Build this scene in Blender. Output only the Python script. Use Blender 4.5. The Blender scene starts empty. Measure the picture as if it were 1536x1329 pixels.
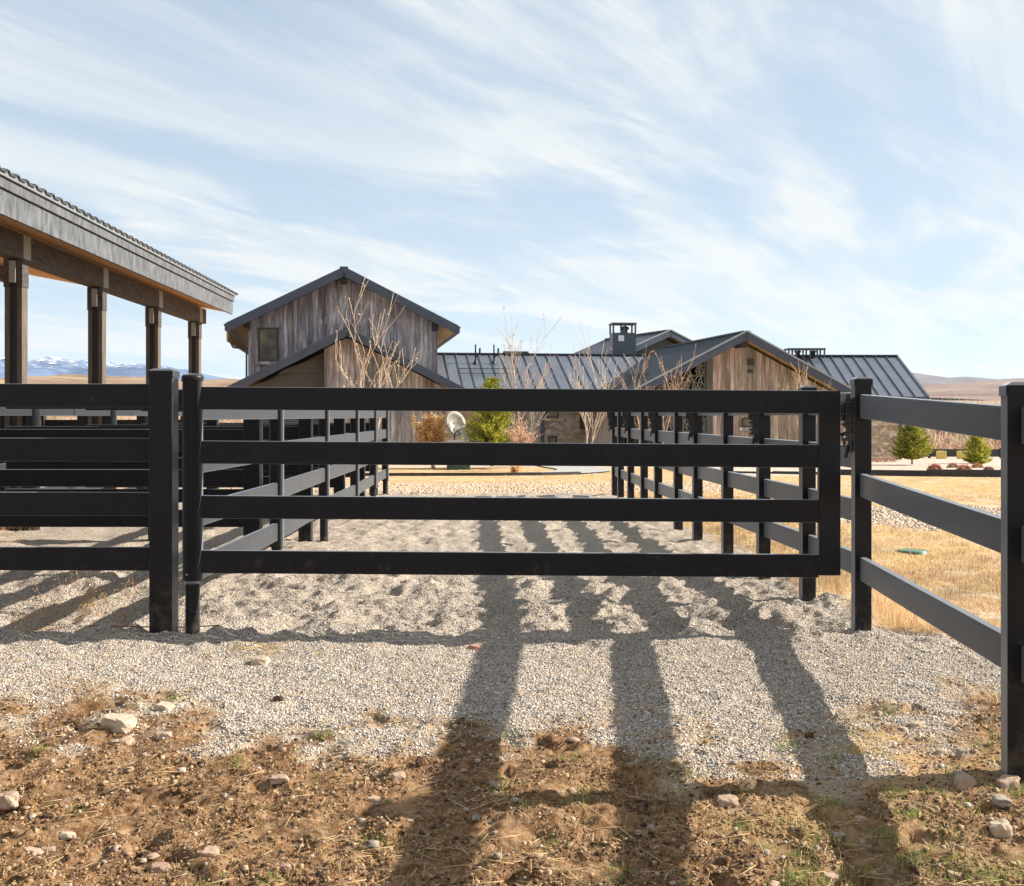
import bpy, bmesh, math, random
import numpy as np
from mathutils import Vector, Matrix
random.seed(7); RNG = np.random.default_rng(7)
S = bpy.context.scene; C = S.collection
F = 1685.0; CX = 768.0; HY = 625.0; EYE = 1.28
R = math.radians

# ------------------------------------------------------------------ noise
def _hash(ix, iy, seed):
    h = (ix.astype(np.int64) * 374761393 + iy.astype(np.int64) * 668265263 + seed * 974711) & 0x7fffffff
    h = ((h ^ (h >> 13)) * 1274126177) & 0x7fffffff
    return ((h ^ (h >> 16)) & 0xffff) / 65535.0
def vnoise(x, y, seed=0):
    ix = np.floor(x); iy = np.floor(y); fx = x - ix; fy = y - iy
    fx = fx*fx*fx*(fx*(fx*6-15)+10); fy = fy*fy*fy*(fy*(fy*6-15)+10)
    a = _hash(ix, iy, seed); b = _hash(ix+1, iy, seed); c = _hash(ix, iy+1, seed); d = _hash(ix+1, iy+1, seed)
    return (a*(1-fx)+b*fx)*(1-fy) + (c*(1-fx)+d*fx)*fy
def fbm(x, y, seed=0, oct=4):
    s = 0; a = 0.5; t = 0
    for k in range(oct):
        s = s + a*vnoise(x*2**k + 17.3*k, y*2**k - 9.1*k, seed+k); t += a; a *= 0.5
    return s/t
def sstep(a, b, x):
    t = np.clip((x-a)/(b-a), 0, 1); return t*t*(3-2*t)

# ------------------------------------------------------------------ the lie of the land
def fence_x(y):                          # line of the right-hand fence
    return np.interp(y, [0, 4.32, 6.72, 7.9, 18.3, 60], [1.70, 1.96, 2.09, 2.08, 1.68, 0.0])
def base_h(x, y):
    h = np.interp(y, [-20, 0, 2, 3.5, 4.32, 5.4, 6.6, 18.5, 24, 30, 42, 60, 100, 200, 500, 1200, 6000],
                     [-.3, -.2, -.18, -.14, -.105, -.055, -.01, 0, -.08, -.2, -.38, -.5, -.6, 1, 6, 20, 60])
    h = h - 2.6*np.exp(-(((x-50)/34)**2 + ((y-108)/34)**2))
    h = h + (fbm(x*.02, y*.02, 5, 3)-.5)*sstep(60, 220, y)*4
    return h
def zones(x, y):
    """weights of gravel yard, bare soil, rock mulch (the rest is dry grass)"""
    n = fbm(x*1.3, y*1.3, 31, 4)-.5; n2 = fbm(x*5, y*5, 37, 3)-.5
    fx = fence_x(y)
    edge = 4.98 - .16*x + np.where(x > 1.2, (x-1.2)*.45, 0)          # where the soil in front gives way to gravel
    gy = sstep(-.42, .38, y - edge + n*1.1 + n2*1.5)
    gr = gy * sstep(.22, -.05, x - fx - .12 - n*.5 - np.where(y < 6.9, (6.9-y)*.95, 0)) * sstep(.6, -.2, y - 18.9 - n*2)
    gr = gr * np.where(x < -7.5, 0, 1)
    soil = (1-gy) * sstep(2.6, 1.2, x + n*3.2 - .2*(y-3))
    mul = .45*sstep(-.5, .5, y-19.0+n*2)*sstep(.8, -.6, y-23.2+n*5+np.abs(x)*.2) * sstep(5, 3, x)*sstep(-12,-9,x)
    a = ((x-5.9)/1.9)**2 + ((y-14.2)/2.0)**2
    mul = np.maximum(mul, sstep(1.25, .8, a + n*1.2))
    bed = np.maximum(sstep(-.3, .3, y - 27.2 - n*.6)*sstep(4.0, 5.5, x), sstep(-.4, .4, y - 34.5 + .12*np.abs(x) - n))*sstep(62, 56, y)
    mul = np.maximum(mul, bed)
    return gr, soil, mul
def height(x, y):
    x = np.asarray(x, float); y = np.asarray(y, float)
    h = base_h(x, y)
    gr, so, mu = zones(x, y)
    near = sstep(26, 15, y)
    lump = fbm(x*5.2+40, y*4.4, 3, 3)
    l2 = np.abs(fbm(x*4.2, y*4.6+9, 8, 3)-.5)*2
    amp = .016 + .092*sstep(6.1, 7.0, y)*(1-.5*sstep(8.5, 12, y))
    h = h + gr*near*((lump-.5)*amp*1.25 + (.35-l2)*amp*.6 + (fbm(x*11, y*11, 12, 3)-.5)*.02)
    cl = fbm(x*9, y*9, 21, 4)
    h = h + so*((fbm(x*2.3, y*2.3, 41, 3)-.5)*.04 + (cl-.5)*.055 - .05*sstep(.34, .22, fbm(x*6.5, y*8.5, 77, 3)) + (fbm(x*26, y*26, 25, 3)-.5)*.034)
    g = (1-gr)*(1-so)
    h = h + g*near*((fbm(x*4, y*4, 51, 3)-.5)*.045 + (fbm(x*18, y*18, 53, 3)-.5)*.02)
    return h
def hz(x, y): return float(height(np.array([x]), np.array([y]))[0])
def bz(x, y): return float(base_h(np.array([x]), np.array([y]))[0])
def ground_at(px, py):
    d = 6.0
    for _ in range(40):
        d2 = (EYE - hz((px-CX)*d/F, d))*F/(py-HY); d = .5*d + .5*d2
    x = (px-CX)*d/F
    return x, d, hz(x, d)
def at(px, py, d): return ((px-CX)*d/F, d, EYE-(py-HY)*d/F)
def X(px, d): return (px-CX)*d/F
def Z(py, d): return EYE-(py-HY)*d/F

# ------------------------------------------------------------------ mesh builder
class MB:
    def __init__(s): s.v = []; s.f = []; s.c = []; s.sm = []
    def add(s, vs, fs, col=None, smooth=False):
        n = len(s.v); s.v += [tuple(v) for v in vs]
        s.f += [tuple(i+n for i in f) for f in fs]
        s.c += [col or (1, 1, 1)]*len(vs); s.sm += [smooth]*len(fs)
    def box(s, x0, x1, y0, y1, z0, z1, col=None):
        s.add([(x0,y0,z0),(x1,y0,z0),(x1,y1,z0),(x0,y1,z0),(x0,y0,z1),(x1,y0,z1),(x1,y1,z1),(x0,y1,z1)],
              [(0,3,2,1),(4,5,6,7),(0,1,5,4),(1,2,6,5),(2,3,7,6),(3,0,4,7)], col)
    def beam(s, a, b, w, h, up=(0,0,1), col=None):      # box along a-b, w sideways, h along up
        a = Vector(a); b = Vector(b); d = (b-a).normalized(); up = Vector(up)
        sd = d.cross(up)
        if sd.length < 1e-5: sd = d.cross(Vector((0,1,0)))
        sd.normalize(); u = sd.cross(d).normalized()
        sd *= w/2; u *= h/2
        s.add([a-sd-u, a+sd-u, a+sd+u, a-sd+u, b-sd-u, b+sd-u, b+sd+u, b-sd+u],
              [(0,1,2,3),(7,6,5,4),(4,5,1,0),(5,6,2,1),(6,7,3,2),(7,4,0,3)], col)
    def tube(s, a, b, r0, r1, n=6, col=None, cap=True, smooth=True):
        a = Vector(a); b = Vector(b); d = (b-a).normalized()
        t = Vector((0,0,1)) if abs(d.z) < .9 else Vector((1,0,0))
        u = d.cross(t).normalized(); w = d.cross(u)
        vs = []
        for k in range(n):
            an = 2*math.pi*k/n; q = u*math.cos(an)+w*math.sin(an); vs.append(a+q*r0)
        for k in range(n):
            an = 2*math.pi*k/n; q = u*math.cos(an)+w*math.sin(an); vs.append(b+q*r1)
        fs = [(k, k+n, (k+1)%n+n, (k+1)%n) for k in range(n)]
        s.add(vs, fs, col, smooth)
        if cap:
            s.add(vs[:n], [tuple(range(n))], col); s.add(vs[n:], [tuple(reversed(range(n)))], col)
    def lathe(s, prof, n=24, cx=0, cy=0, col=None):
        vs = []
        for r, z in prof:
            for k in range(n):
                an = 2*math.pi*k/n; vs.append((cx+r*math.cos(an), cy+r*math.sin(an), z))
        fs = []
        for j in range(len(prof)-1):
            for k in range(n):
                fs.append((j*n+k, j*n+(k+1)%n, (j+1)*n+(k+1)%n, (j+1)*n+k))
        s.add(vs, fs, col, True)
        s.add(vs[-n:], [tuple(range(n))], col)
    def build(s, name, m, parent=None, bevel=0, world=False):
        me = bpy.data.meshes.new(name)
        vs = s.v
        if world and parent is not None:
            p = parent.location; vs = [(v[0]-p.x, v[1]-p.y, v[2]-p.z) for v in vs]
        me.from_pydata(vs, [], s.f); me.update()
        me.polygons.foreach_set('use_smooth', s.sm)
        a = me.color_attributes.new('Col', 'FLOAT_COLOR', 'POINT')
        a.data.foreach_set('color', np.c_[np.array(s.c, float).reshape(-1, 3), np.ones(len(s.c))].ravel())
        me.materials.append(m)
        o = bpy.data.objects.new(name, me); C.objects.link(o)
        if parent is not None: o.parent = parent
        if bevel:
            b = o.modifiers.new('bevel', 'BEVEL'); b.width = bevel; b.segments = 2; b.limit_method = 'ANGLE'
        return o
def thing(name, label, cat, loc=(0,0,0), rz=0, group=None):
    o = bpy.data.objects.new(name, None); C.objects.link(o)
    o.location = loc; o.rotation_euler = (0,0,rz); o['label'] = label; o['category'] = cat
    o.empty_display_size = .2
    if group: o['group'] = group
    return o
def tag(o, label, cat, group=None):
    o['label'] = label; o['category'] = cat
    if group: o['group'] = group
    return o
def structure(o, label=None, cat='ground'):
    o['kind'] = 'structure'
    if label: o['label'] = label; o['category'] = cat
    return o
def stuff(o, label, cat): o['kind'] = 'stuff'; o['label'] = label; o['category'] = cat; return o

# ------------------------------------------------------------------ materials
def mat(name):
    m = bpy.data.materials.new(name); m.use_nodes = True
    n = m.node_tree.nodes; l = m.node_tree.links
    return m, n, l, n['Principled BSDF']
def nd(n, t, **k):
    o = n.new(t)
    for a, b in k.items():
        if a.startswith('i_'): o.inputs[a[2:].replace('_', ' ')].default_value = b
        else: setattr(o, a, b)
    return o
def ramp(n, stops):
    r = n.new('ShaderNodeValToRGB'); e = r.color_ramp.elements
    while len(e) < len(stops): e.new(.5)
    for i, (p, c) in enumerate(stops):
        e[i].position = p; e[i].color = (*c, 1) if len(c) == 3 else c
    return r
def simple(name, col, rough=.5, var=.25, scale=6, spec=.5, metal=0, bump=0, bscale=60, vcol=False, stretch=(1,1,1), coat=0):
    m, n, l, b = mat(name)
    tc = nd(n, 'ShaderNodeTexCoord'); mp = nd(n, 'ShaderNodeMapping'); mp.inputs['Scale'].default_value = stretch
    l.new(tc.outputs['Object'], mp.inputs[0])
    no = nd(n, 'ShaderNodeTexNoise', i_Scale=scale, i_Detail=6.0, i_Roughness=.6); l.new(mp.outputs[0], no.inputs['Vector'])
    r = ramp(n, [(.25, [c*(1-var) for c in col]), (.75, [min(1, c*(1+var)) for c in col])]); l.new(no.outputs[0], r.inputs[0])
    out = r.outputs[0]
    if vcol:
        at_ = nd(n, 'ShaderNodeAttribute', attribute_name='Col')
        mx = nd(n, 'ShaderNodeMix', data_type='RGBA', blend_type='MULTIPLY'); mx.inputs[0].default_value = 1
        l.new(out, mx.inputs[6]); l.new(at_.outputs['Color'], mx.inputs[7]); out = mx.outputs[2]
    l.new(out, b.inputs['Base Color'])
    b.inputs['Roughness'].default_value = rough; b.inputs['Metallic'].default_value = metal
    b.inputs['Specular IOR Level'].default_value = spec
    b.inputs['Coat Weight'].default_value = coat
    if bump:
        n2 = nd(n, 'ShaderNodeTexNoise', i_Scale=bscale, i_Detail=4.0); l.new(mp.outputs[0], n2.inputs['Vector'])
        bp = nd(n, 'ShaderNodeBump', i_Strength=bump, i_Distance=.01); l.new(n2.outputs[0], bp.inputs['Height']); l.new(bp.outputs[0], b.inputs['Normal'])
    return m
def fence_material(name, col, rough, dust):
    m, n, l, b = mat(name)
    tc = nd(n, 'ShaderNodeTexCoord')
    no = nd(n, 'ShaderNodeTexNoise', i_Scale=3.0, i_Detail=8.0, i_Roughness=.7); l.new(tc.outputs['Object'], no.inputs['Vector'])
    n2 = nd(n, 'ShaderNodeTexNoise', i_Scale=90.0, i_Detail=3.0); l.new(tc.outputs['Object'], n2.inputs['Vector'])
    r = ramp(n, [(.35, col), (.8, [c*1.5+dust for c in col])]); l.new(no.outputs[0], r.inputs[0])
    # dried mud splashed low on the boards and posts
    sx_ = nd(n, 'ShaderNodeSeparateXYZ'); l.new(tc.outputs['Object'], sx_.inputs[0])
    mr_ = nd(n, 'ShaderNodeMapRange'); mr_.inputs[1].default_value = -.1; mr_.inputs[2].default_value = .55; mr_.inputs[3].default_value = .16; mr_.inputs[4].default_value = -.06; l.new(sx_.outputs[2], mr_.inputs[0])
    n3 = nd(n, 'ShaderNodeTexNoise', i_Scale=14.0, i_Detail=8.0, i_Roughness=.75); l.new(tc.outputs['Object'], n3.inputs['Vector'])
    ad_ = nd(n, 'ShaderNodeMath', operation='ADD'); l.new(n3.outputs[0], ad_.inputs[0]); l.new(mr_.outputs[0], ad_.inputs[1])
    rm_ = ramp(n, [(.56, (0, 0, 0)), (.74, (.6, .6, .6))]); l.new(ad_.outputs[0], rm_.inputs[0])
    mm_ = nd(n, 'ShaderNodeMix', data_type='RGBA'); l.new(rm_.outputs[0], mm_.inputs[0]); l.new(r.outputs[0], mm_.inputs[6]); mm_.inputs[7].default_value = (.09, .07, .05, 1)
    l.new(mm_.outputs[2], b.inputs['Base Color'])
    rr = ramp(n, [(.3, (rough,)*3), (.7, (rough+.08,)*3)]); l.new(no.outputs[0], rr.inputs[0]); l.new(rr.outputs[0], b.inputs['Roughness'])
    b.inputs['Specular IOR Level'].default_value = .2; b.inputs['Sheen Weight'].default_value = .42; b.inputs['Sheen Roughness'].default_value = .45; b.inputs['Sheen Tint'].default_value = (.85, .92, 1, 1)
    bp = nd(n, 'ShaderNodeBump', i_Strength=.08, i_Distance=.002); l.new(n2.outputs[0], bp.inputs['Height']); l.new(bp.outputs[0], b.inputs['Normal'])
    return m
M = {}
M['fence'] = fence_material('black_fence_board', (.0045, .0042, .0062), .32, .003)
M['hard'] = simple('black_steel', (.012, .012, .013), .4, .3, 20, .5)
M['zinc'] = simple('zinc_bolt', (.5, .5, .5), .35, .2, 30, .5, .9)
M['timber'] = simple('grey_weathered_timber', (.08, .066, .058), .8, .5, 5, .25, stretch=(4, 1, 4), bump=.3, bscale=50)
M['fascia'] = simple('silver_weathered_fascia', (.112, .117, .127), .8, .62, 5, .25, stretch=(6, 2.2, .9), bump=.3, bscale=50)
M['tan_timber'] = simple('tan_timber_edge', (.125, .10, .078), .8, .35, 6, .25, stretch=(4, 4, .6), bump=.3)
M['dark_core'] = simple('dark_steel_core', (.016, .013, .013), .6, .3, 8)
M['plate'] = simple('speckled_plate', (.30, .285, .25), .7, .45, 60)
M['soffit'] = simple('orange_soffit_boards', (.50, .25, .10), .7, .25, 3, .3, stretch=(8, .6, 1))
M['metal_roof'] = simple('dark_standing_seam', (.115, .13, .16), .42, .18, 1.5, .5, .1)
M['rusty_roof'] = simple('corrugated_roof', (.10, .10, .10), .6, .4, 4, .5, .3)
M['trim'] = simple('dark_roof_trim', (.055, .065, .09), .45, .2, 3, .5, .2)
M['edge_trim'] = simple('light_roof_edging', (.30, .31, .32), .4, .2, 3, .5, .5)  # on the gable rakes this pale tone paints in caught light
M['chimney'] = simple('blue_grey_chimney_metal', (.07, .085, .10), .45, .2, 3, .5, .3)
M['panel'] = simple('grey_cement_panel', (.085, .083, .078), .7, .18, 3)
M['yellow_wood'] = simple('yellow_wood_soffit', (.42, .27, .10), .7, .4, 5, .3)
M['window_frame'] = simple('dark_window_frame', (.025, .023, .022), .5, .2, 8)
M['dish'] = simple('pale_dish', (.20, .18, .14), .5, .15, 4)
M['white_box'] = simple('pale_painted_metal', (.6, .6, .58), .5, .1, 5)
M['green_box'] = simple('green_utility_plastic', (.02, .06, .04), .5, .2, 5)
M['green_lid'] = simple('green_valve_lid', (.07, .17, .11), .5, .2, 8)
M['edging'] = simple('black_garden_edging', (.03, .028, .028), .6, .35, 4, bump=.2)
M['blue_wall'] = simple('blue_clapboard', (.10, .17, .32), .6, .15, 3)
M['white_paint'] = simple('white_paint', (.78, .78, .76), .5, .05, 3)
M['grey_roof'] = simple('grey_shingles', (.16, .16, .17), .8, .3, 4)
M['path'] = simple('grey_gravel_path', (.36, .35, .34), .9, .3, 30, .2, bump=.5, bscale=80)
M['bark'] = simple('pale_bark', (.46, .37, .29), .8, .35, 8, .2, vcol=True)
M['bark_dark'] = simple('brown_bark', (.14, .09, .055), .9, .35, 8, .2)
M['leafy'] = simple('leaf_faces', (1, 1, 1), .7, .12, 3, .25, vcol=True)
M['rock'] = simple('tan_rock', (1, 1, 1), .85, .25, 14, .3, bump=.6, bscale=40, vcol=True)
M['pebble'] = simple('gravel_pebbles', (1, 1, 1), .85, .1, 30, .3, vcol=True)

def leaf_mat():
    m, n, l, b = mat('leaf_faces')
    at_ = nd(n, 'ShaderNodeAttribute', attribute_name='Col'); l.new(at_.outputs['Color'], b.inputs['Base Color']); b.inputs['Roughness'].default_value = .65; b.inputs['Specular IOR Level'].default_value = .2
    tr = nd(n, 'ShaderNodeBsdfTranslucent'); l.new(at_.outputs['Color'], tr.inputs[0]); mx = nd(n, 'ShaderNodeMixShader'); mx.inputs[0].default_value = .4
    l.new(b.outputs[0], mx.inputs[1]); l.new(tr.outputs[0], mx.inputs[2]); l.new(mx.outputs[0], n['Material Output'].inputs[0]); return m
M['leafy'] = leaf_mat()
def glass_mat():
    m, n, l, b = mat('dark_window_glass')
    tc = nd(n, 'ShaderNodeTexCoord'); no = nd(n, 'ShaderNodeTexNoise', i_Scale=1.6, i_Detail=3.0); l.new(tc.outputs['Object'], no.inputs['Vector'])
    r = ramp(n, [(.35, (.05, .045, .03)), (.7, (.20, .17, .09))]); l.new(no.outputs[0], r.inputs[0]); l.new(r.outputs[0], b.inputs['Base Color'])  # mottled green-brown reflection painted into the pane colour
    b.inputs['Roughness'].default_value = .15; b.inputs['Specular IOR Level'].default_value = .3
    return m
M['glass'] = glass_mat()
def barnwood(name, a, b_, c):
    m, n, l, b = mat(name)
    tc = nd(n, 'ShaderNodeTexCoord'); at_ = nd(n, 'ShaderNodeAttribute', attribute_name='Col')
    sh = nd(n, 'ShaderNodeVectorMath', operation='MULTIPLY_ADD'); sh.inputs[1].default_value = (0, 0, 37); l.new(at_.outputs['Color'], sh.inputs[0]); l.new(tc.outputs['Object'], sh.inputs[2])
    mp = nd(n, 'ShaderNodeMapping'); mp.inputs['Scale'].default_value = (5, 5, .7); l.new(sh.outputs[0], mp.inputs[0])
    n1 = nd(n, 'ShaderNodeTexNoise', i_Scale=1.0, i_Detail=6.0, i_Roughness=.65); l.new(mp.outputs[0], n1.inputs['Vector'])
    r = ramp(n, [(.3, a), (.52, b_), (.72, c)]); l.new(n1.outputs[0], r.inputs[0])
    mp2 = nd(n, 'ShaderNodeMapping'); mp2.inputs['Scale'].default_value = (60, 60, 2.5); l.new(sh.outputs[0], mp2.inputs[0])
    n2 = nd(n, 'ShaderNodeTexNoise', i_Scale=1.0, i_Detail=4.0); l.new(mp2.outputs[0], n2.inputs['Vector'])
    r2 = ramp(n, [(.3, (.55, .55, .55)), (.7, (1.25, 1.25, 1.25))]); l.new(n2.outputs[0], r2.inputs[0])
    m1 = nd(n, 'ShaderNodeMix', data_type='RGBA', blend_type='MULTIPLY'); m1.inputs[0].default_value = 1; l.new(r.outputs[0], m1.inputs[6]); l.new(r2.outputs[0], m1.inputs[7])
    m2 = nd(n, 'ShaderNodeMix', data_type='RGBA', blend_type='MULTIPLY'); m2.inputs[0].default_value = 1; l.new(m1.outputs[2], m2.inputs[6]); l.new(at_.outputs['Color'], m2.inputs[7])
    l.new(m2.outputs[2], b.inputs['Base Color']); b.inputs['Roughness'].default_value = .85; b.inputs['Specular IOR Level'].default_value = .2
    bp = nd(n, 'ShaderNodeBump', i_Strength=.5, i_Distance=.01); l.new(n2.outputs[0], bp.inputs['Height']); l.new(bp.outputs[0], b.inputs['Normal'])
    return m
M['barn_grey'] = barnwood('grey_barnwood', (.15, .125, .125), (.45, .405, .395), (.95, .86, .79))
M['barn_brown'] = barnwood('brown_barnwood', (.26, .195, .155), (.56, .445, .37), (.95, .79, .66))
def stone_mat(name, cols, sc=1.9):
    m, n, l, b = mat(name)
    tc = nd(n, 'ShaderNodeTexCoord'); mp = nd(n, 'ShaderNodeMapping'); mp.inputs['Scale'].default_value = (1, 1, 1.8); l.new(tc.outputs['Object'], mp.inputs[0])
    v = nd(n, 'ShaderNodeTexVoronoi', i_Scale=sc); l.new(mp.outputs[0], v.inputs['Vector'])
    sp = nd(n, 'ShaderNodeSeparateColor'); l.new(v.outputs['Color'], sp.inputs[0])
    r = ramp(n, [(i/(len(cols)-1), c) for i, c in enumerate(cols)]); l.new(sp.outputs[0], r.inputs[0])
    ve = nd(n, 'ShaderNodeTexVoronoi', i_Scale=sc, feature='DISTANCE_TO_EDGE'); l.new(mp.outputs[0], ve.inputs['Vector'])
    re = ramp(n, [(0, (.6, .6, .6)), (.06, (1, 1, 1))]); l.new(ve.outputs['Distance'], re.inputs[0])
    no = nd(n, 'ShaderNodeTexNoise', i_Scale=9.0, i_Detail=5.0); l.new(tc.outputs['Object'], no.inputs['Vector'])
    rn = ramp(n, [(.3, (.7, .7, .7)), (.7, (1.15, 1.15, 1.15))]); l.new(no.outputs[0], rn.inputs[0])
    a = nd(n, 'ShaderNodeMix', data_type='RGBA', blend_type='MULTIPLY'); a.inputs[0].default_value = 1; l.new(r.outputs[0], a.inputs[6]); l.new(re.outputs[0], a.inputs[7])
    c = nd(n, 'ShaderNodeMix', data_type='RGBA', blend_type='MULTIPLY'); c.inputs[0].default_value = 1; l.new(a.outputs[2], c.inputs[6]); l.new(rn.outputs[0], c.inputs[7])
    l.new(c.outputs[2], b.inputs['Base Color']); b.inputs['Roughness'].default_value = .9; b.inputs['Specular IOR Level'].default_value = .2
    bp = nd(n, 'ShaderNodeBump', i_Strength=.6, i_Distance=.03); l.new(re.outputs[0], bp.inputs['Height']); l.new(bp.outputs[0], b.inputs['Normal'])
    return m
M['stone'] = stone_mat('tan_ledge_stone', [(.56, .46, .34), (.42, .35, .27), (.64, .54, .42), (.38, .26, .15), (.33, .31, .27), (.46, .36, .22)], 3.4)

def ground_mat():
    m, n, l, b = mat('ground')
    def mix(f, a, c, bt='MIX'):
        x = nd(n, 'ShaderNodeMix', data_type='RGBA', blend_type=bt)
        if isinstance(f, (int, float)): x.inputs[0].default_value = f
        else: l.new(f, x.inputs[0])
        for i, q in ((6, a), (7, c)):
            if isinstance(q, tuple): x.inputs[i].default_value = (*q, 1)
            else: l.new(q, x.inputs[i])
        return x.outputs[2]
    tc = nd(n, 'ShaderNodeTexCoord').outputs['Object']
    zone = nd(n, 'ShaderNodeAttribute', attribute_name='Col'); sp = nd(n, 'ShaderNodeSeparateColor'); l.new(zone.outputs['Color'], sp.inputs[0])
    def noise(s, d=5.0, ro=.6):
        x = nd(n, 'ShaderNodeTexNoise', i_Scale=s, i_Detail=d, i_Roughness=ro); l.new(tc, x.inputs['Vector']); return x.outputs[0]
    def voro(s):
        x = nd(n, 'ShaderNodeTexVoronoi', i_Scale=s); l.new(tc, x.inputs['Vector']); return x
    def rmp(f, st): x = ramp(n, st); l.new(f, x.inputs[0]); return x.outputs[0]
    # gravel
    v = voro(135.0); vs = nd(n, 'ShaderNodeSeparateColor'); l.new(v.outputs['Color'], vs.inputs[0])
    peb = rmp(vs.outputs[0], [(0, (.20, .185, .17)), (.25, (.42, .37, .31)), (.55, (.55, .48, .40)), (.8, (.42, .33, .25)), (1, (.72, .66, .57))])
    big = rmp(noise(1.1), [(.3, (.95, .93, .93)), (.7, (1.2, 1.16, 1.11))])
    grav = mix(1.0, peb, big, 'MULTIPLY')
    grav = mix(rmp(noise(3.1, 6), [(.60, (0,0,0)), (.78, (.6,.6,.6))]), grav, (.36, .25, .17))
    # soil; darkest tone paints dark clods and the shadows they cast
    so = rmp(noise(7.0, 8, .7), [(.34, (.036, .018, .009)), (.5, (.185, .094, .040)), (.70, (.37, .225, .11))])
    so = mix(rmp(noise(40.0, 4), [(.45, (0,0,0)), (.75, (.7,.7,.7))]), so, (.46, .33, .23))
    so = mix(rmp(noise(2.2, 5), [(.62, (0,0,0)), (.75, (.5,.5,.5))]), so, (.22, .20, .08))
    # dry grass
    gp = nd(n, 'ShaderNodeMapping'); gp.inputs['Scale'].default_value = (1, .5, 1); l.new(tc, gp.inputs[0])
    gn = nd(n, 'ShaderNodeTexNoise', i_Scale=7.0, i_Detail=9.0, i_Roughness=.72); l.new(gp.outputs[0], gn.inputs['Vector'])
    gs = rmp(gn.outputs[0], [(.28, (.27, .165, .07)), (.5, (.50, .34, .15)), (.72, (.68, .52, .28))])
    gs = mix(rmp(noise(.8, 7, .7), [(.45, (0,0,0)), (.62, (.85,.85,.85))]), gs, (.46, .29, .17))
    gs = mix(rmp(noise(1.7, 7, .7), [(.52, (0,0,0)), (.68, (.8,.8,.8))]), gs, (.62, .54, .44))
    gs = mix(rmp(noise(.9, 4), [(.62, (0,0,0)), (.75, (.35,.35,.35))]), gs, (.20, .24, .07))
    far = rmp(noise(.05, 8, .7), [(.35, (.24, .14, .095)), (.5, (.38, .26, .165)), (.7, (.48, .38, .26))])
    cd = nd(n, 'ShaderNodeSeparateXYZ'); l.new(tc, cd.inputs[0])
    mr = nd(n, 'ShaderNodeMapRange'); mr.inputs[1].default_value = 55; mr.inputs[2].default_value = 90; l.new(cd.outputs[1], mr.inputs[0])
    gs = mix(mr.outputs[0], gs, far)
    # rock mulch
    v2 = voro(20.0); v2s = nd(n, 'ShaderNodeSeparateColor'); l.new(v2.outputs['Color'], v2s.inputs[0])
    mu = rmp(v2s.outputs[1], [(0, (.32, .25, .20)), (.4, (.50, .39, .31)), (.7, (.58, .48, .40)), (1, (.68, .61, .54))])
    mu = mix(rmp(noise(.8, 6), [(.52, (0,0,0)), (.68, (.8,.8,.8))]), mu, (.50, .34, .22))
    c = mix(sp.outputs[2], gs, mu); c = mix(sp.outputs[1], c, so); c = mix(sp.outputs[0], c, grav)
    l.new(c, b.inputs['Base Color']); b.inputs['Roughness'].default_value = .95; b.inputs['Specular IOR Level'].default_value = .12
    h1 = nd(n, 'ShaderNodeMath', operation='MULTIPLY'); l.new(v.outputs['Distance'], h1.inputs[0]); l.new(sp.outputs[0], h1.inputs[1])
    b1 = nd(n, 'ShaderNodeBump', i_Strength=.9, i_Distance=-.014); l.new(h1.outputs[0], b1.inputs['Height'])
    b2 = nd(n, 'ShaderNodeBump', i_Strength=.8, i_Distance=.03); l.new(noise(26.0, 6, .7), b2.inputs['Height']); l.new(b1.outputs[0], b2.inputs['Normal'])
    l.new(b2.outputs[0], b.inputs['Normal'])
    return m
M['ground'] = ground_mat()

# ------------------------------------------------------------------ ground sheet
def grow(a, b, k, mn):
    out = [a]
    while out[-1] < b: out.append(out[-1] + max(mn, out[-1]*k))
    return out
ys = np.array([-30, -12, -5, -1, 0, .8, 1.6, 2.2, 2.7] + grow(3.1, 26, .0036, .01) + grow(27, 120, .012, .3) + [130, 150, 180, 220, 270, 340, 430, 560, 750, 1000, 1400, 2000, 3000, 4500, 6500])
xp = grow(3.6, 12, .02, .08)+grow(12.6, 60, .05, .8)+[70, 85, 100, 130, 170, 230, 320, 450, 650, 1000, 1500, 2400, 4000]
xs = np.array([-q for q in reversed(xp)] + list(np.arange(-3.56, 3.57, .019)) + xp)
GX, GY = np.meshgrid(xs, ys); nx, ny = len(xs), len(ys)
GZ = height(GX, GY)
def grid_mesh(name, gx, gy, gz, col, material):
    ny, nx = gx.shape
    me = bpy.data.meshes.new(name); me.vertices.add(nx*ny)
    me.vertices.foreach_set('co', np.stack([gx, gy, gz], -1).ravel())
    i = np.arange((ny-1)*(nx-1)); r, c = i//(nx-1), i % (nx-1); a = r*nx+c
    q = np.stack([a, a+1, a+nx+1, a+nx], -1).ravel()
    me.loops.add(len(q)); me.loops.foreach_set('vertex_index', q)
    me.polygons.add(len(i)); me.polygons.foreach_set('loop_start', np.arange(len(i))*4)
    try: me.polygons.foreach_set('loop_total', np.full(len(i), 4))
    except Exception: pass
    me.update(calc_edges=True)
    me.polygons.foreach_set('use_smooth', np.ones(len(i), bool))
    at_ = me.color_attributes.new('Col', 'FLOAT_COLOR', 'POINT')
    at_.data.foreach_set('color', np.concatenate([col.reshape(-1, 3), np.ones((nx*ny, 1))], 1).ravel())
    me.materials.append(material); o = bpy.data.objects.new(name, me); C.objects.link(o); return o
z3 = zones(GX, GY)
structure(grid_mesh('ground', GX, GY, GZ, np.stack(z3, -1), M['ground']))

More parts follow.
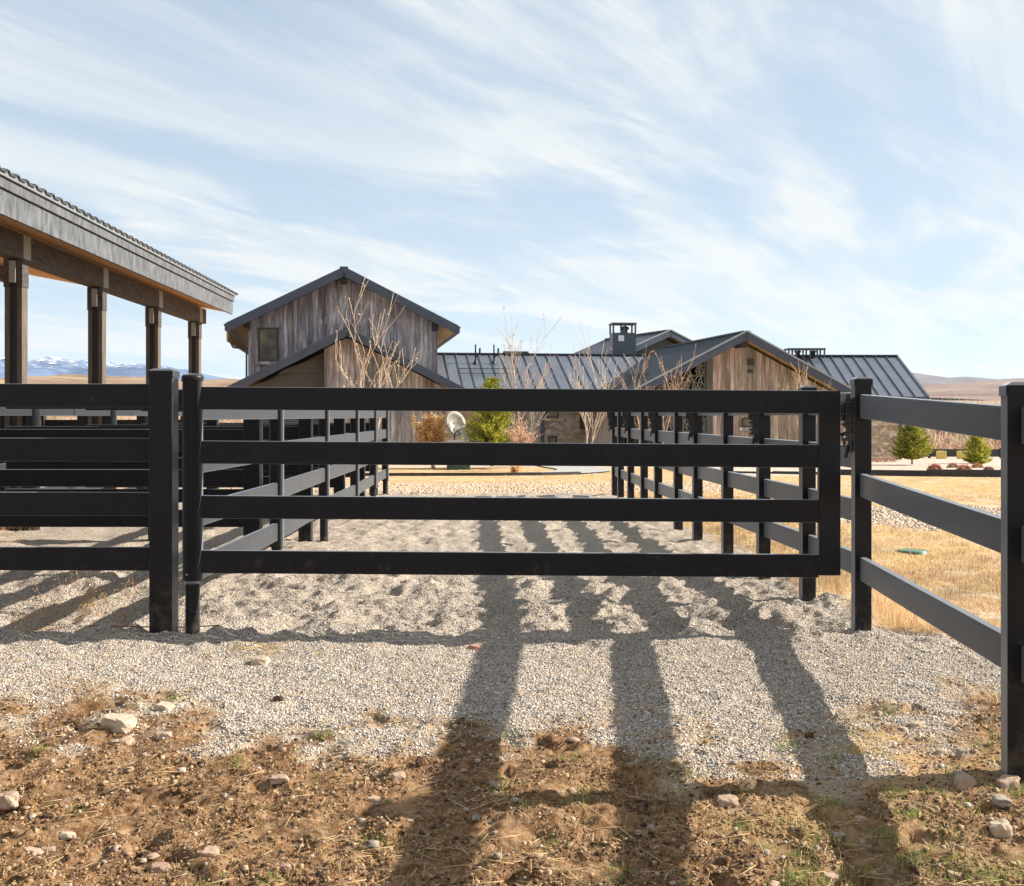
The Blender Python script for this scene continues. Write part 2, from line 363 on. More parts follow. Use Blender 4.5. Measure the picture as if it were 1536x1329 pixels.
# scatter: many small shapes in ONE object
def scatter(name, bv, bf, pos, scl, rot, col, material, tilt=None, smooth=False):
    bv = np.array(bv, float); n, k = len(pos), len(bv)
    v = bv[None]*scl[:, None, :]
    if tilt is not None:
        ct, st = np.cos(tilt)[:, None], np.sin(tilt)[:, None]
        y = v[..., 1]*ct - v[..., 2]*st; z = v[..., 1]*st + v[..., 2]*ct; v = np.stack([v[..., 0], y, z], -1)
    c, s = np.cos(rot)[:, None], np.sin(rot)[:, None]
    v = np.stack([v[..., 0]*c - v[..., 1]*s, v[..., 0]*s + v[..., 1]*c, v[..., 2]], -1) + pos[:, None, :]
    fl = [len(f) for f in bf]; f0 = np.concatenate([np.array(f) for f in bf])
    idx = (f0[None] + (np.arange(n)*k)[:, None]).ravel()
    tot = np.tile(fl, n); start = np.concatenate([[0], np.cumsum(tot)[:-1]])
    me = bpy.data.meshes.new(name); me.vertices.add(n*k); me.vertices.foreach_set('co', v.ravel())
    me.loops.add(len(idx)); me.loops.foreach_set('vertex_index', idx)
    me.polygons.add(len(tot)); me.polygons.foreach_set('loop_start', start)
    try: me.polygons.foreach_set('loop_total', tot)
    except Exception: pass
    me.update(calc_edges=True)
    if smooth: me.polygons.foreach_set('use_smooth', np.ones(len(tot), bool))
    a = me.color_attributes.new('Col', 'FLOAT_COLOR', 'POINT')
    a.data.foreach_set('color', np.concatenate([np.repeat(col, k, 0), np.ones((n*k, 1))], 1).ravel())
    me.materials.append(material); o = bpy.data.objects.new(name, me); C.objects.link(o); return o
def cand(n, y0, y1, x0, x1, power=2):
    """random ground points, denser near the camera"""
    u = RNG.random(n)
    y = 1/((1-u)/y0 + u/y1) if power == 2 else y0 + (y1-y0)*u
    t = RNG.random(n); x = x0(y) + (x1(y)-x0(y))*t
    return x, y
PAL_G = np.array([.97, .94, .90])*np.array([(.62,.57,.51), (.50,.46,.42), (.38,.36,.345), (.24,.23,.235), (.56,.45,.35), (.82,.78,.71), (.13,.125,.13), (.48,.35,.26)])
stone_v = [(-1,-.3,-.2),(.1,-1,-.3),(1,.1,-.2),(-.2,.9,-.3),(-.6,-.5,.7),(.7,-.5,.6),(.4,.7,.8),(-.6,.5,.6)]
stone_f = [(0,1,5,4),(1,2,6,5),(2,3,7,6),(3,0,4,7),(4,5,6,7)]
x, y = cand(300000, 4.3, 10.0, lambda y: -y*.50-.1, lambda y: y*.50+.1)
g, s_, m_ = zones(x, y); k = RNG.random(len(x)) < np.where(y < 6, g*1.05+.07*sstep(4.3, 5.2, y), g*1.1-.05); x, y = x[k], y[k]; n = len(x)
sz = RNG.lognormal(-5.62, .30, n).clip(.002, .0085)
scl = np.stack([sz*RNG.uniform(.8, 1.3, n), sz, sz*RNG.uniform(.5, .9, n)], 1)
stuff(scatter('gravel', stone_v, stone_f, np.stack([x, y, height(x, y)+sz*.15], 1), scl, RNG.random(n)*6.28,
      PAL_G[RNG.integers(0, 8, n)]*RNG.uniform(.8, 1.1, (n, 1)), M['pebble']), 'fine grey and tan crushed gravel covering the pen', 'gravel')
PAL_S = np.array([(.24,.128,.058), (.16,.084,.038), (.31,.18,.085), (.40,.28,.16), (.065,.034,.018)])
x, y = cand(170000, 3.2, 6.6, lambda y: -y*.50-.1, lambda y: y*.50+.1)
g, s_, m_ = zones(x, y); k = (RNG.random(len(x)) < (1-g)*(.25+.75*s_)) & (vnoise(x*6, y*6, 91) > .28); x, y = x[k], y[k]; n = len(x)
sz = RNG.lognormal(-6.1, .6, n).clip(.001, .012)*(.55+.9*fbm(x*3, y*3, 44, 3))
scl = np.stack([sz*RNG.uniform(.8, 1.4, n), sz, sz*RNG.uniform(.5, 1., n)], 1)
stuff(scatter('soil_crumbs', stone_v, stone_f, np.stack([x, y, height(x, y)+sz*.1], 1), scl, RNG.random(n)*6.28,
      PAL_S[RNG.integers(0, 5, n)]*RNG.uniform(.75, 1.15, (n, 1)), M['pebble']), 'crumbled brown clods over the bare soil in front', 'soil')
x, y = cand(900, 3.2, 6.2, lambda y: -y*.50-.1, lambda y: y*.50+.1)
g, s_, m_ = zones(x, y); k = RNG.random(len(x)) < (1-g)*.9; x, y = x[k], y[k]; n = len(x)
sz = RNG.lognormal(-4.95, .45, n).clip(.003, .022)
scl = np.stack([sz*RNG.uniform(.9, 1.5, n), sz, sz*RNG.uniform(.5, .8, n)], 1)
stuff(scatter('small_stones', stone_v, stone_f, np.stack([x, y, height(x, y)+sz*.2], 1), scl, RNG.random(n)*6.28,
      np.array([(.38,.28,.20), (.42,.34,.26), (.30,.24,.19), (.34,.23,.16)])[RNG.integers(0, 4, n)], M['pebble']), 'small pale stones strewn over the brown soil', 'stones')
# rock mulch: larger pale stones
x, y = cand(70000, 11.0, 26, lambda y: -y*.25, lambda y: y*.52)
g, s_, m_ = zones(x, y); k = RNG.random(len(x)) < m_; x, y = x[k], y[k]; n = len(x)
sz = RNG.uniform(.008, .028, n); scl = np.stack([sz*1.2, sz, sz*.6], 1)
stuff(scatter('rock_mulch', stone_v, stone_f, np.stack([x, y, height(x, y)+sz*.1], 1), scl, RNG.random(n)*6.28,
      np.array([(.60,.46,.33), (.48,.37,.27), (.64,.54,.42), (.42,.30,.21)])[RNG.integers(0, 4, n)], M['pebble']), 'pale broken rock spread beyond the pens', 'rocks')
# blades
blade_v = [(-.5,0,0),(.5,0,0),(.36,.18,.5),(-.36,.18,.5),(0,.55,1)]
blade_f = [(0,1,2,3),(3,2,4)]
def blades(name, x, y, h, w, col, label, cat):
    n = len(x)
    scl = np.stack([w, h, h], 1)
    return stuff(scatter(name, blade_v, blade_f, np.stack([x, y, height(x, y)-.005], 1), scl, RNG.random(n)*6.28, col, M['leafy'],
                 tilt=RNG.uniform(-1.25, .75, n)), label, cat)
PAL_T = np.array([(.60,.43,.22), (.70,.55,.34), (.46,.30,.16), (.78,.67,.48), (.60,.38,.21)])
x1, y1 = cand(90000, 5.2, 19, lambda y: fence_x(y)+.02, lambda y: fence_x(y)+2.6)
g, s_, m_ = zones(x1, y1); k = (RNG.random(len(x1)) < (1-g)*(1-m_)*(vnoise(x1*5, y1*5, 66)*1.1+.1)); x1, y1 = x1[k], y1[k]; n1 = len(x1)
hh = RNG.uniform(.03, .11, n1)*(.5+.8*sstep(1.0, .1, x1-fence_x(y1)))*(.4+fbm(x1*2, y1*2, 4)*1.2)*np.where(y1 < 6.6, .7, 1)
x2, y2 = cand(150000, 6.0, 40, lambda y: fence_x(y)*0-1.5*(y > 18), lambda y: y*.52)
g, s_, m_ = zones(x2, y2); k = (RNG.random(len(x2)) < (1-g)*(1-m_)*.95*sstep(.42, .60, fbm(x2*1.3, y2*.8, 88, 4))) & ((x2 > fence_x(y2)) | (y2 > 18.8)); x2, y2 = x2[k], y2[k]; n2 = len(x2)
h2 = RNG.uniform(.012, .045, n2)*(.5+fbm(x2*1.2, y2*1.2, 4))
xx = np.r_[x1, x2]; yy = np.r_[y1, y2]; h_ = np.r_[hh, h2]; n = len(xx)
blades('dry_grass', xx, yy, h_, np.maximum(.0025, yy*.00045), PAL_T[RNG.integers(0, 5, n)]*RNG.uniform(.8, 1.15, (n, 1))*(.35+1.25*fbm(xx*1.5, yy*.8, 71, 4))[:, None]*np.array([(1, .97, .93)]), 'golden dry grass along and beyond the right fence', 'grass')
# green tufts in the soil
tx, ty = cand(260, 3.2, 6.0, lambda y: -y*.48, lambda y: y*.5)
g, s_, m_ = zones(tx, ty); pr = (1-g)*(.10+.9*sstep(-.6, 1.4, tx)); k = RNG.random(len(tx)) < pr; tx, ty = tx[k], ty[k]
px = [(185,1090),(760,1107),(745,1182),(1250,1140),(1010,1200),(1330,1060),(1200,1290),(930,1310),(400,1320),(1420,1250),(1180,1120),(1030,1165)]
for p in px:
    q = ground_at(*p); tx = np.append(tx, q[0]); ty = np.append(ty, q[1])
k = RNG.integers(0, len(tx), 6500); x = tx[k]+RNG.normal(0, .035, 6500); y = ty[k]+RNG.normal(0, .03, 6500); n = 6500
blades('green_tufts', x, y, RNG.uniform(.012, .045, n), np.full(n, .0028), np.array([(.14,.24,.04), (.22,.30,.06), (.10,.17,.03), (.33,.36,.12)])[RNG.integers(0, 4, n)], 'short green grass tufts sprouting in the bare soil', 'grass')
x, y = cand(42000, 3.2, 6.6, lambda y: -y*.5, lambda y: y*.52)
g, s_, m_ = zones(x, y); k = (RNG.random(len(x)) < (1-g)*(.45+.55*sstep(-.3, 1.8, x))*(vnoise(x*3, y*3, 15)*1.4)); x, y = x[k], y[k]; n = len(x)
blades('dead_sprigs', x, y, RNG.uniform(.01, .04, n), np.full(n, .0018), np.array([(.55,.40,.20), (.62,.50,.28), (.50,.28,.14), (.40,.36,.14)])[RNG.integers(0, 4, n)], 'thin dead sprigs over the soil', 'weeds')
# straw
mb_v = [(-.5,-.5,-.5),(.5,-.5,-.5),(.5,.5,-.5),(-.5,.5,-.5),(-.5,-.5,.5),(.5,-.5,.5),(.5,.5,.5),(-.5,.5,.5)]
mb_f = [(0,3,2,1),(4,5,6,7),(0,1,5,4),(1,2,6,5),(2,3,7,6),(3,0,4,7)]
x, y = cand(1300, 3.2, 6.3, lambda y: -y*.48, lambda y: y*.5); q = ground_at(395, 975)
x = np.r_[x, q[0]+RNG.normal(0, .11, 90)]; y = np.r_[y, q[1]+RNG.normal(0, .09, 90)]; n = len(x)
stuff(scatter('straw', mb_v, mb_f, np.stack([x, y, height(x, y)+.006], 1), np.stack([RNG.uniform(.02, .13, n), np.full(n, .002), np.full(n, .0015)], 1),
      np.r_[RNG.random(n-90)*3.14, RNG.normal(.3, .5, 90)], np.array([(.72,.56,.32)])*RNG.uniform(.7, 1.2, (n, 1)), M['leafy']), 'loose straw stalks lying on the ground', 'straw')

# ------------------------------------------------------------------ rocks one can point to
def rock(px, py, w, h, label, col, group='loose rocks on the ground'):
    gx, gy, gz = ground_at(px, py); s = w*gy/F/2; hh = h*gy/F/2
    bm = bmesh.new(); bmesh.ops.create_icosphere(bm, subdivisions=3, radius=1)
    sd = random.random()*50
    for v in bm.verts:
        p = v.co.copy()
        d = 1 + .28*(float(fbm(np.array([p.x*1.4+sd]), np.array([p.y*1.4+p.z*1.9]), 3, 3)[0])-.5)*2
        q = Vector((max(-.78, min(.82, p.x)), max(-.8, min(.78, p.y)), max(-.7, min(.62, p.z))))
        v.co = Vector((q.x*s*d*1.2, q.y*s*.75*d*1.2, q.z*hh*1.5*d))
    me = bpy.data.meshes.new('rock'); bm.to_mesh(me); bm.free()
    a = me.color_attributes.new('Col', 'FLOAT_COLOR', 'POINT'); a.data.foreach_set('color', np.tile(np.array([*col, 1.]), len(me.vertices)))
    me.materials.append(M['rock']); o = bpy.data.objects.new('rock', me); C.objects.link(o)
    o.location = (gx, gy, gz+hh*.35); o.rotation_euler = (random.uniform(-.15,.15), random.uniform(-.15,.15), random.uniform(-.4,.4))
    tag(o, label, 'rock', group)
T1, T2, T3, T4 = (.44,.31,.22), (.52,.41,.30), (.36,.24,.17), (.34,.29,.24)
for r_ in [
    (178,1090,52,24,'largest flat pale rock on the brown soil at the left',T2), (184,1118,34,20,'pinkish rock just below the largest flat rock',T1),
    (12,1203,30,22,'pinkish rock cut by the left edge of the picture',T1), (390,994,28,14,'pale cream stone beside the loose straw on gravel',T2),
    (315,1285,28,18,'squarish pinkish rock near the bottom, left of the shadows',T1), (50,1283,28,14,'pale oval rock near the bottom left corner',T1),
    (73,1275,20,13,'small brown rock touching the pale oval one, bottom left',T3), (240,1304,28,12,'low flat brown rock at the bottom, left half',T3),
    (100,1256,24,11,'small flat rock above the pair at the bottom left',T2), (418,1188,28,11,'thin flat tan rock on bare soil, left of the long shadows',T1),
    (560,1203,22,12,'oval rock at the edge of the leftmost long shadow',T1), (597,1167,20,11,'small tan rock on the left edge of the leftmost shadow, higher one',T1),
    (712,973,16,8,'small reddish stone on the gravel below the gate',(.46,.22,.15)), (1092,1203,32,13,'flat tan rock on the thin post shadow, centre right',T1),
    (1440,1172,22,20,'round grey rock left of the pair by the near post',T4), (1447,1178,30,22,'squarish tan rock close left of the near post shadow',T1),
    (1443,1135,18,17,'brown round rock above the squarish one, near the right post',T4), (1512,1181,34,20,'blocky rock at the foot of the near right post',T1),
    (1503,1203,26,12,'low grey rock under the blocky rock at right',T4), (1500,1250,32,28,'pale angular rock low at the right edge',T2),
    (1376,1090,22,11,'pale oval stone in the weeds, right side',T2), (1412,1132,16,12,'small pale pebble left of the brown round rock',T2),
    (1290,1231,16,10,'small tan stone in the rightmost long shadow',T1), (1258,1256,18,10,'grey stone at the shadow edge, bottom right',T4),
    (247,1063,26,13,'pale stone among the dirt clods, upper left of the soil',T2), (245,1106,24,12,'small tan rock right of the largest flat rock',T1),
    (152,1113,14,9,'small white stone below the largest flat rock',(.75,.68,.58)), (250,1222,16,12,'small rounded stone in the middle of the bare soil',T1),
    (1432,1315,20,10,'tan stone at the very bottom, right side',T1), (1247,1318,26,10,'low tan rock at the very bottom, in the right shadow',T1),
    (519,1115,22,10,'grey stone where gravel meets the soil, left of the shadows',T4), (428,1303,18,10,'small stone at the bottom between soil and left shadow',T3)]:
    rock(*r_)
for p, w in [((418,1050),14),((1213,1106),12)]:
    rock(*p, w, 10, 'dark brown dirt clod on pale gravel, '+('left half' if p[0] < 800 else 'by the right shadow'), (.10,.055,.035), 'dark dirt clods')

# ------------------------------------------------------------------ fences
RH = .14; RT = .04
TOPS4 = [1.43, 1.105, .78, .455]
def sq_post(mb, x, y, w, z0, z1, ang=0):
    c, s = math.cos(ang), math.sin(ang)
    def P(a, b, z): return (x+a*c-b*s, y+a*s+b*c, z)
    h = w/2; vs = [P(-h,-h,z0),P(h,-h,z0),P(h,h,z0),P(-h,h,z0),P(-h,-h,z1),P(h,-h,z1),P(h,h,z1),P(-h,h,z1)]
    mb.add(vs, [(0,3,2,1),(4,5,6,7),(0,1,5,4),(1,2,6,5),(2,3,7,6),(3,0,4,7)])
def sq_cap(mb, x, y, w, z, ang=0):
    c, s = math.cos(ang), math.sin(ang)
    def P(a, b, zz): return (x+a*c-b*s, y+a*s+b*c, zz)
    vs = []
    for h, zz in ((w/2+.006, z-.035), (w/2+.006, z+.004), (w/2-.018, z+.018)):
        vs += [P(-h,-h,zz),P(h,-h,zz),P(h,h,zz),P(-h,h,zz)]
    fs = [(8,9,10,11)]
    for j in range(2):
        for k in range(4): fs.append((j*4+k, j*4+(k+1)%4, j*4+4+(k+1)%4, j*4+4+k))
    fs.append((3,2,1,0)); mb.add(vs, fs)
def add_sq_post(root, x, y, w, gz, top, ang=0):
    m = MB(); sq_post(m, x, y, w, gz-.3, top-.02, ang); p = m.build('post', M['fence'], root, .004, True)
    p2 = MB(); sq_cap(p2, x, y, w, top, ang); c = p2.build('post_cap', M['fence'], None, .003)
    me = c.data; me.transform(Matrix.Translation(-root.location)); c.parent = p
    return p
def add_round_post(root, x, y, r, gz, top):
    m = MB(); m.lathe([(r, gz-.3), (r, top-.035)], 24, x, y); p = m.build('post', M['fence'], root, 0, True)
    c = MB(); c.lathe([(r+.006, top-.04), (r+.006, top-.006), (r-.006, top+.006), (r*.5, top+.012)], 24, x, y)
    c = c.build('post_cap', M['fence'], None); c.data.transform(Matrix.Translation(-root.location)); c.parent = p
    return p
def add_rail(root, a, b, name='rail', h=RH, t=RT, label=None):
    m = MB(); m.beam(a, b, t, h); o = m.build(name, M['fence'], root, .006, True)
    if label: o['label'] = label
    return o
def latch(parent, x, y, z, off, s=1.0):
    """box latch bolted to the left face of a post"""
    m = MB()
    m.box(x-.012, x+.004, y-.03, y+.03, z-.16, z+.16)          # back plate
    m.box(x-.055, x-.012, y-.024, y+.024, z-.02, z+.15)         # spring housing
    m.box(x-.075, x-.055, y-.008, y+.008, z+.02, z+.12)
    m.box(x-.066, x-.012, y-.028, y+.028, z-.10, z-.05)         # keeper
    m.box(x-.045, x-.012, y-.016, y+.016, z-.05, z-.02)
    m.box(x-.03, x-.012, y-.02, y+.02, z-.17, z-.10)
    m.beam((x-.03, y, z-.12), (x-.05, y-.01, z-.20), .014, .014)
    for k in (.13, .06, .0): m.tube((x-.08, y-.03, z+k), (x-.01, y-.03, z+k), .007, .007, 6)
    m.lathe([(.012, z+.15), (.012, z+.175)], 10, x-.034, y)
    o = m.build('latch', M['hard'], None, .002); o.data.transform(Matrix.Translation(-off)); o.parent = parent
    b = MB(); b.tube((x-.067, y-.03, z-.075), (x-.067, y-.045, z-.075), .007, .007, 8)
    q = b.build('latch_bolt', M['zinc'], None); q.data.transform(Matrix.Translation(-off)); q.parent = parent
    return o

# right: three-rail fence running toward the camera
d0 = (2.09, 6.72); d1 = (1.96, 4.32); d2 = (1.67, 1.94); d3 = (1.38, -.46)
ra = math.atan2(-(d1[0]-d0[0]), -(d1[1]-d0[1]))*-1
root = thing('rail_fence', 'black three-rail fence running toward the viewer at the right edge', 'fence', (d0[0], d0[1], 0))
tops = [1.42, .945, .44]
p = add_sq_post(root, d0[0], d0[1], .098, -.01, 1.50, -.054); latch(p, d0[0]-.05, d0[1]-.01, 1.235, root.location)
add_sq_post(root, d1[0], d1[1], .127, -.105, 1.395, -.22)
add_sq_post(root, d2[0], d2[1], .127, -.19, 1.30, -.12)
for (t0, t1, t2, t3) in ((1.414, 1.318, 1.22, 1.15), (.943, .868, .79, .72), (.446, .413, .345, .28)):
    for (A, B, za, zb) in ((d0, d1, t0, t1), (d1, d2, t1, t2), (d2, d3, t2, t3)):
        add_rail(root, (A[0], A[1], za-RH/2), (B[0], B[1], zb-RH/2))

# right: four-rail pen fence going away
PZ = [7.9, 9.06, 10.3, 11.66, 12.8, 14.1, 15.2, 16.5, 17.5, 18.3]
PXp = [1211, 1145, 1091, 1046, 1017, 987, 966, 946, 931, 922]
root = thing('rail_fence', 'black four-rail pen fence with latches, receding behind the right end of the gate', 'fence', (X(1211, 7.9), 7.9, 0))
pts = [d0] + [(X(a, b), b) for a, b in zip(PXp, PZ)]
for i, (x, y) in enumerate(pts[1:]):
    p = add_sq_post(root, x, y, .095, 0, 1.48 if i == 0 else 1.44, .04)
    if i % 2 == 1: latch(p, x-.048, y-.01, 1.235, root.location)
for (A, B) in zip(pts[:-1], pts[1:]):
    for t in TOPS4: add_rail(root, (A[0]+.012, A[1], t-RH/2), (B[0]+.012, B[1], t-RH/2))

# the closed gate
GY0 = 6.74; xs0 = X(289, GY0); xr = X(1258, GY0)
gate = thing('farm_gate', 'long black four-rail gate closed across the gravel alley', 'gate', (xs0, GY0, 0))
m = MB(); m.lathe([(.050, .30), (.060, .302), (.060, 1.49), (.066, 1.492), (.066, 1.52), (.058, 1.532), (.03, 1.538)], 32, xs0, GY0)
m.build('hinge_sleeve', M['fence'], gate, 0, True)
m = MB(); m.lathe([(.004, 0), (.005, .003)], 10, 0, 0); o = m.build('sleeve_screw', M['zinc'], gate); o.location = (-.018, -.058, .34); o.rotation_euler = (R(90), 0, 0)
for i, t in enumerate((1.46, 1.136, .808, .48)):
    zz = t-.137/2; sag = -.024
    add_rail(gate, (xs0+.05, GY0, zz), (xr-.128, GY0-.02, zz+sag), h=.137)
ms = MB(); ms.box(xr-.13, xr, GY0-.045, GY0+.002, 1.28-(862-HY)/250, 1.436); ms.build('end_stile', M['fence'], gate, .006, True)
mb_ = MB(); mb_.beam((xr, GY0-.02, 1.175), (xr+.075, GY0-.02, 1.175), .016, .016); mb_.beam((xr+.028, GY0-.02, 1.10), (xr+.028, GY0-.02, 1.19), .014, .02); mb_.build('latch_bar', M['hard'], gate, .002, True)

# round hinge posts with folded gates along the left side of the alley
RPx = [289, 415, 486, 532, 560, 578]; RPz = [GY0, 9.06, 11.66, 14.1, 16.5, 18.3]
rp = [(X(a, b), b) for a, b in zip(RPx, RPz)]
ords = ['nearest', 'second', 'third', 'fourth', 'fifth', 'farthest']
hp = thing('gate_post', 'round black post carrying the closed gate, nearest of the row', 'gate post', (rp[0][0], rp[0][1], 0), 0, 'round gate posts')
m = MB(); m.lathe([(.043, -.3), (.043, .28)], 24); m.build('post', M['fence'], hp)
for i in range(1, 6):
    h2 = thing('gate_post', 'round black post carrying folded gate rails, %s along the left of the alley' % ords[i], 'gate post', (rp[i][0], rp[i][1], 0), 0, 'round gate posts')
    m = MB(); m.lathe([(.043, -.3), (.043, .24)], 20); m.build('post', M['fence'], h2)
    fg = thing('folded_gate', 'grey-lit four-rail gate folded along the left of the alley, %s bay' % ['', 'nearest', 'second', 'third', 'fourth', 'farthest'][i], 'gate', (rp[i][0], rp[i][1], 0), 0, 'gates folded along the left side of the alley')
    m = MB(); m.lathe([(.05, .23), (.058, .232), (.058, 1.455), (.064, 1.457), (.064, 1.49), (.05, 1.502)], 24); m.build('hinge_sleeve', M['fence'], fg)
    a = rp[i]; b = rp[i-1]
    for t in TOPS4:
        add_rail(fg, (a[0], a[1]-.05, t-.06-RH/2+.03), (b[0]+.0, b[1]+.07, t-.06-RH/2+.03))

# left near fence and its square post, and the pen dividers behind it
lf = thing('rail_fence', 'black four-rail fence with square end post, nearest on the left', 'fence', (X(246, GY0), GY0, 0), 0, 'black fences dividing the left pens')
add_sq_post(lf, X(246, 6.72), 6.72, .136, 0, 1.548)
for i in range(1, 3): add_sq_post(lf, X(246, 6.72)-2.44*i, 6.72, .136, 0, 1.548)
LT = [1.476, 1.152, .828, .50]
for k in range(2):
    for t in LT: add_rail(lf, (X(246, 6.72)-2.44*k, 6.72, t-RH/2), (X(246, 6.72)-2.44*(k+1), 6.73, t-RH/2+.004))
for i in range(1, 6):
    x, y = rp[i]; x -= .19
    dv = thing('rail_fence', 'black pen divider fence running left under the shed, %s one behind the front fence' % ['', 'first', 'second', 'third', 'fourth', 'last'][i], 'fence', (x, y, 0), 0, 'black fences dividing the left pens')
    add_sq_post(dv, x, y, .13, 0, 1.485)
    xe = -5.3-.04*(y-12.8)
    if i > 1: add_sq_post(dv, (x+xe)/2, y+.01, .13, 0, 1.50)
    for t in (1.50, 1.18, .855, .53):
        add_rail(dv, (x, y, t-RH/2), (xe, y+.02, t-RH/2))

# ------------------------------------------------------------------ shed
SY = [12.8, 15.6, 18.4, 21.2]; SXc = [-5.65, -5.77, -5.88, -5.99]
sfl = thing('stall_fence', 'black stall fence with paired round and square posts along the shed', 'fence', (-5.4, 10, 0))
prev = None
for i, y in enumerate([7.2, 10.0]+SY):
    sx = -5.65-.04*(y-12.8)
    add_round_post(sfl, sx+.19, y, .08, 0, 1.5); add_sq_post(sfl, sx-.19, y, .13, 0, 1.5)
    if prev:
        for t in TOPS4: add_rail(sfl, (prev[0]+.19, prev[1], t-RH/2), (sx+.19, y, t-RH/2))
    prev = (sx, y)
sfb = thing('stall_fence', 'black rail fence on the far side of the shed stalls', 'fence', (-9, 12, 0))
for i, y in enumerate([11, 14, 17, 20, 22.5]):
    add_sq_post(sfb, -9-.04*(y-12), y, .13, 0, 1.35)
for t in (1.22, .95, .68, .41): add_rail(sfb, (-8.96, 11, t-RH/2), (-9.42, 22.5, t-RH/2))
for t in (1.22, .95, .68, .41): add_rail(sfb, (-9.42, 22.5, t-RH/2), (-6.1, 22.6, t-RH/2))
shed = thing('open_shed', 'open-sided timber shed with corrugated roof on tall posts at the left', 'shed', (-5.65, 12.8, 0))
def sxl(y, off=0): return -5.65+off-.04*(y-12.8)
def shed_post(x, y, top):
    m = MB(); m.box(x-.10, x-.042, y-.075, y+.075, -.2, top-.32); m.box(x+.042, x+.10, y-.075, y+.075, -.2, top-.32)
    p = m.build('post', M['tan_timber'], shed, .004, True)
    c = MB(); c.box(x-.042, x+.042, y-.055, y+.055, -.2, top-.01); c = c.build('post_core', M['dark_core'], None); c.data.transform(Matrix.Translation(-shed.location)); c.parent = p
    c = MB(); c.box(x-.108, x-.042, y-.085, y+.085, top-.32, top); c.box(x+.042, x+.108, y-.085, y+.085, top-.32, top); c = c.build('post_head', M['timber'], None, .004); c.data.transform(Matrix.Translation(-shed.location)); c.parent = p
    c = MB(); c.box(x-.04, x+.035, y-.10, y-.056, top-.27, top-.02); c = c.build('connector_plate', M['plate'], None, .003); c.data.transform(Matrix.Translation(-shed.location)); c.parent = p
BB = 3.07
for y in [4.4, 7.2, 10.0]+SY: shed_post(sxl(y), y, BB)
for y in (18.6, 21.4): shed_post(-9.43-.04*(y-21.4), y, 3.75)
m = MB(); m.beam((sxl(3), 3, BB+.14), (sxl(21.7), 21.7, BB+.14), .2, .28); m.build('beam', M['timber'], shed, .006, True)
for y in [7.2, 10.0]+SY:
    m = MB(); m.box(sxl(y)+.098, sxl(y)+.118, y-.07, y+.12, BB+.0, BB+.27); m.box(sxl(y)+.03, sxl(y)+.118, y-.135, y-.115, BB+.0, BB+.001); m.build('beam_plate', M['plate'], shed, .002, True)
m = MB(); m.beam((-8.55, 3, 3.86), (-9.22, 20.6, 3.86), .16, .26); m.build('beam', M['timber'], shed, .006, True)
ye = 22.0; yn = 2.5
def ex(y, o=0): return -5.47+o-.04*(y-22)           # outer face of fascia
SL = .19                                           # roof climbs away to the left
# fascia boards
m = MB(); m.beam((ex(yn)-.02, yn, 3.405), (ex(ye)-.02, ye, 3.405), .04, .25); m.build('fascia', M['fascia'], shed, .004, True)
m = MB(); m.beam((ex(yn)+.005, yn, 3.585), (ex(ye+.03)+.005, ye+.03, 3.585), .045, .105); m.build('fascia_trim', M['fascia'], shed, .004, True)
m = MB(); m.beam((ex(yn)+.035, yn, 3.665), (ex(ye+.05)+.035, ye+.05, 3.665), .04, .05); m.build('drip_edge', M['edge_trim'], shed, .002, True)
# soffit and roof sheets
def sl(y, o, z): return (ex(y)+o, y, z - SL*o)
m = MB()
for (z0, z1) in ((3.30, 3.34),):
    m.add([sl(yn,-.045,z0), sl(ye,-.045,z0), sl(ye,-3.95,z0), sl(yn,-3.95,z0), sl(yn,-.045,z1), sl(ye,-.045,z1), sl(ye,-3.95,z1), sl(yn,-3.95,z1)],
          [(0,1,2,3),(7,6,5,4),(0,4,5,1),(1,5,6,2),(2,6,7,3),(3,7,4,0)])
m.build('soffit', M['soffit'], shed, 0, True)
m = MB()
pr = []
step = .24
y = yn; k = 0
while y < ye+.1:
    pr += [(y, 0), (y+.13, 0), (y+.15, .03), (y+.20, .03), (y+.22, 0)]; y += step
vs = []; n = len(pr)
for o in (.075, -4.2):
    for (yy_, h) in pr: vs.append(sl(yy_, o, 3.70+h))
for o in (.075, -4.2):
    for (yy_, h) in pr: vs.append(sl(yy_, o, 3.692+h-.004))
fs = [(i, i+1, n+i+1, n+i) for i in range(n-1)] + [(2*n+i, 3*n+i, 3*n+i+1, 2*n+i+1) for i in range(n-1)] + [(i, 2*n+i, 2*n+i+1, i+1) for i in range(n-1)]
fs += [(0, n, 3*n, 2*n), (n-1, 3*n-1, 4*n-1, 2*n-1)]
m.add(vs, fs); m.build('roof', M['rusty_roof'], shed, 0, True)
m = MB(); m.beam(sl(ye-.02, -.05, 3.50), sl(ye-.02, -4.1, 3.50), .04, .30); m.build('end_fascia', M['fascia'], shed, .004, True)
m = MB(); m.beam(sl(yn, -4.12, 3.50), sl(ye, -4.12, 3.50), .04, .32); m.build('rear_fascia', M['fascia'], shed, .004, True)

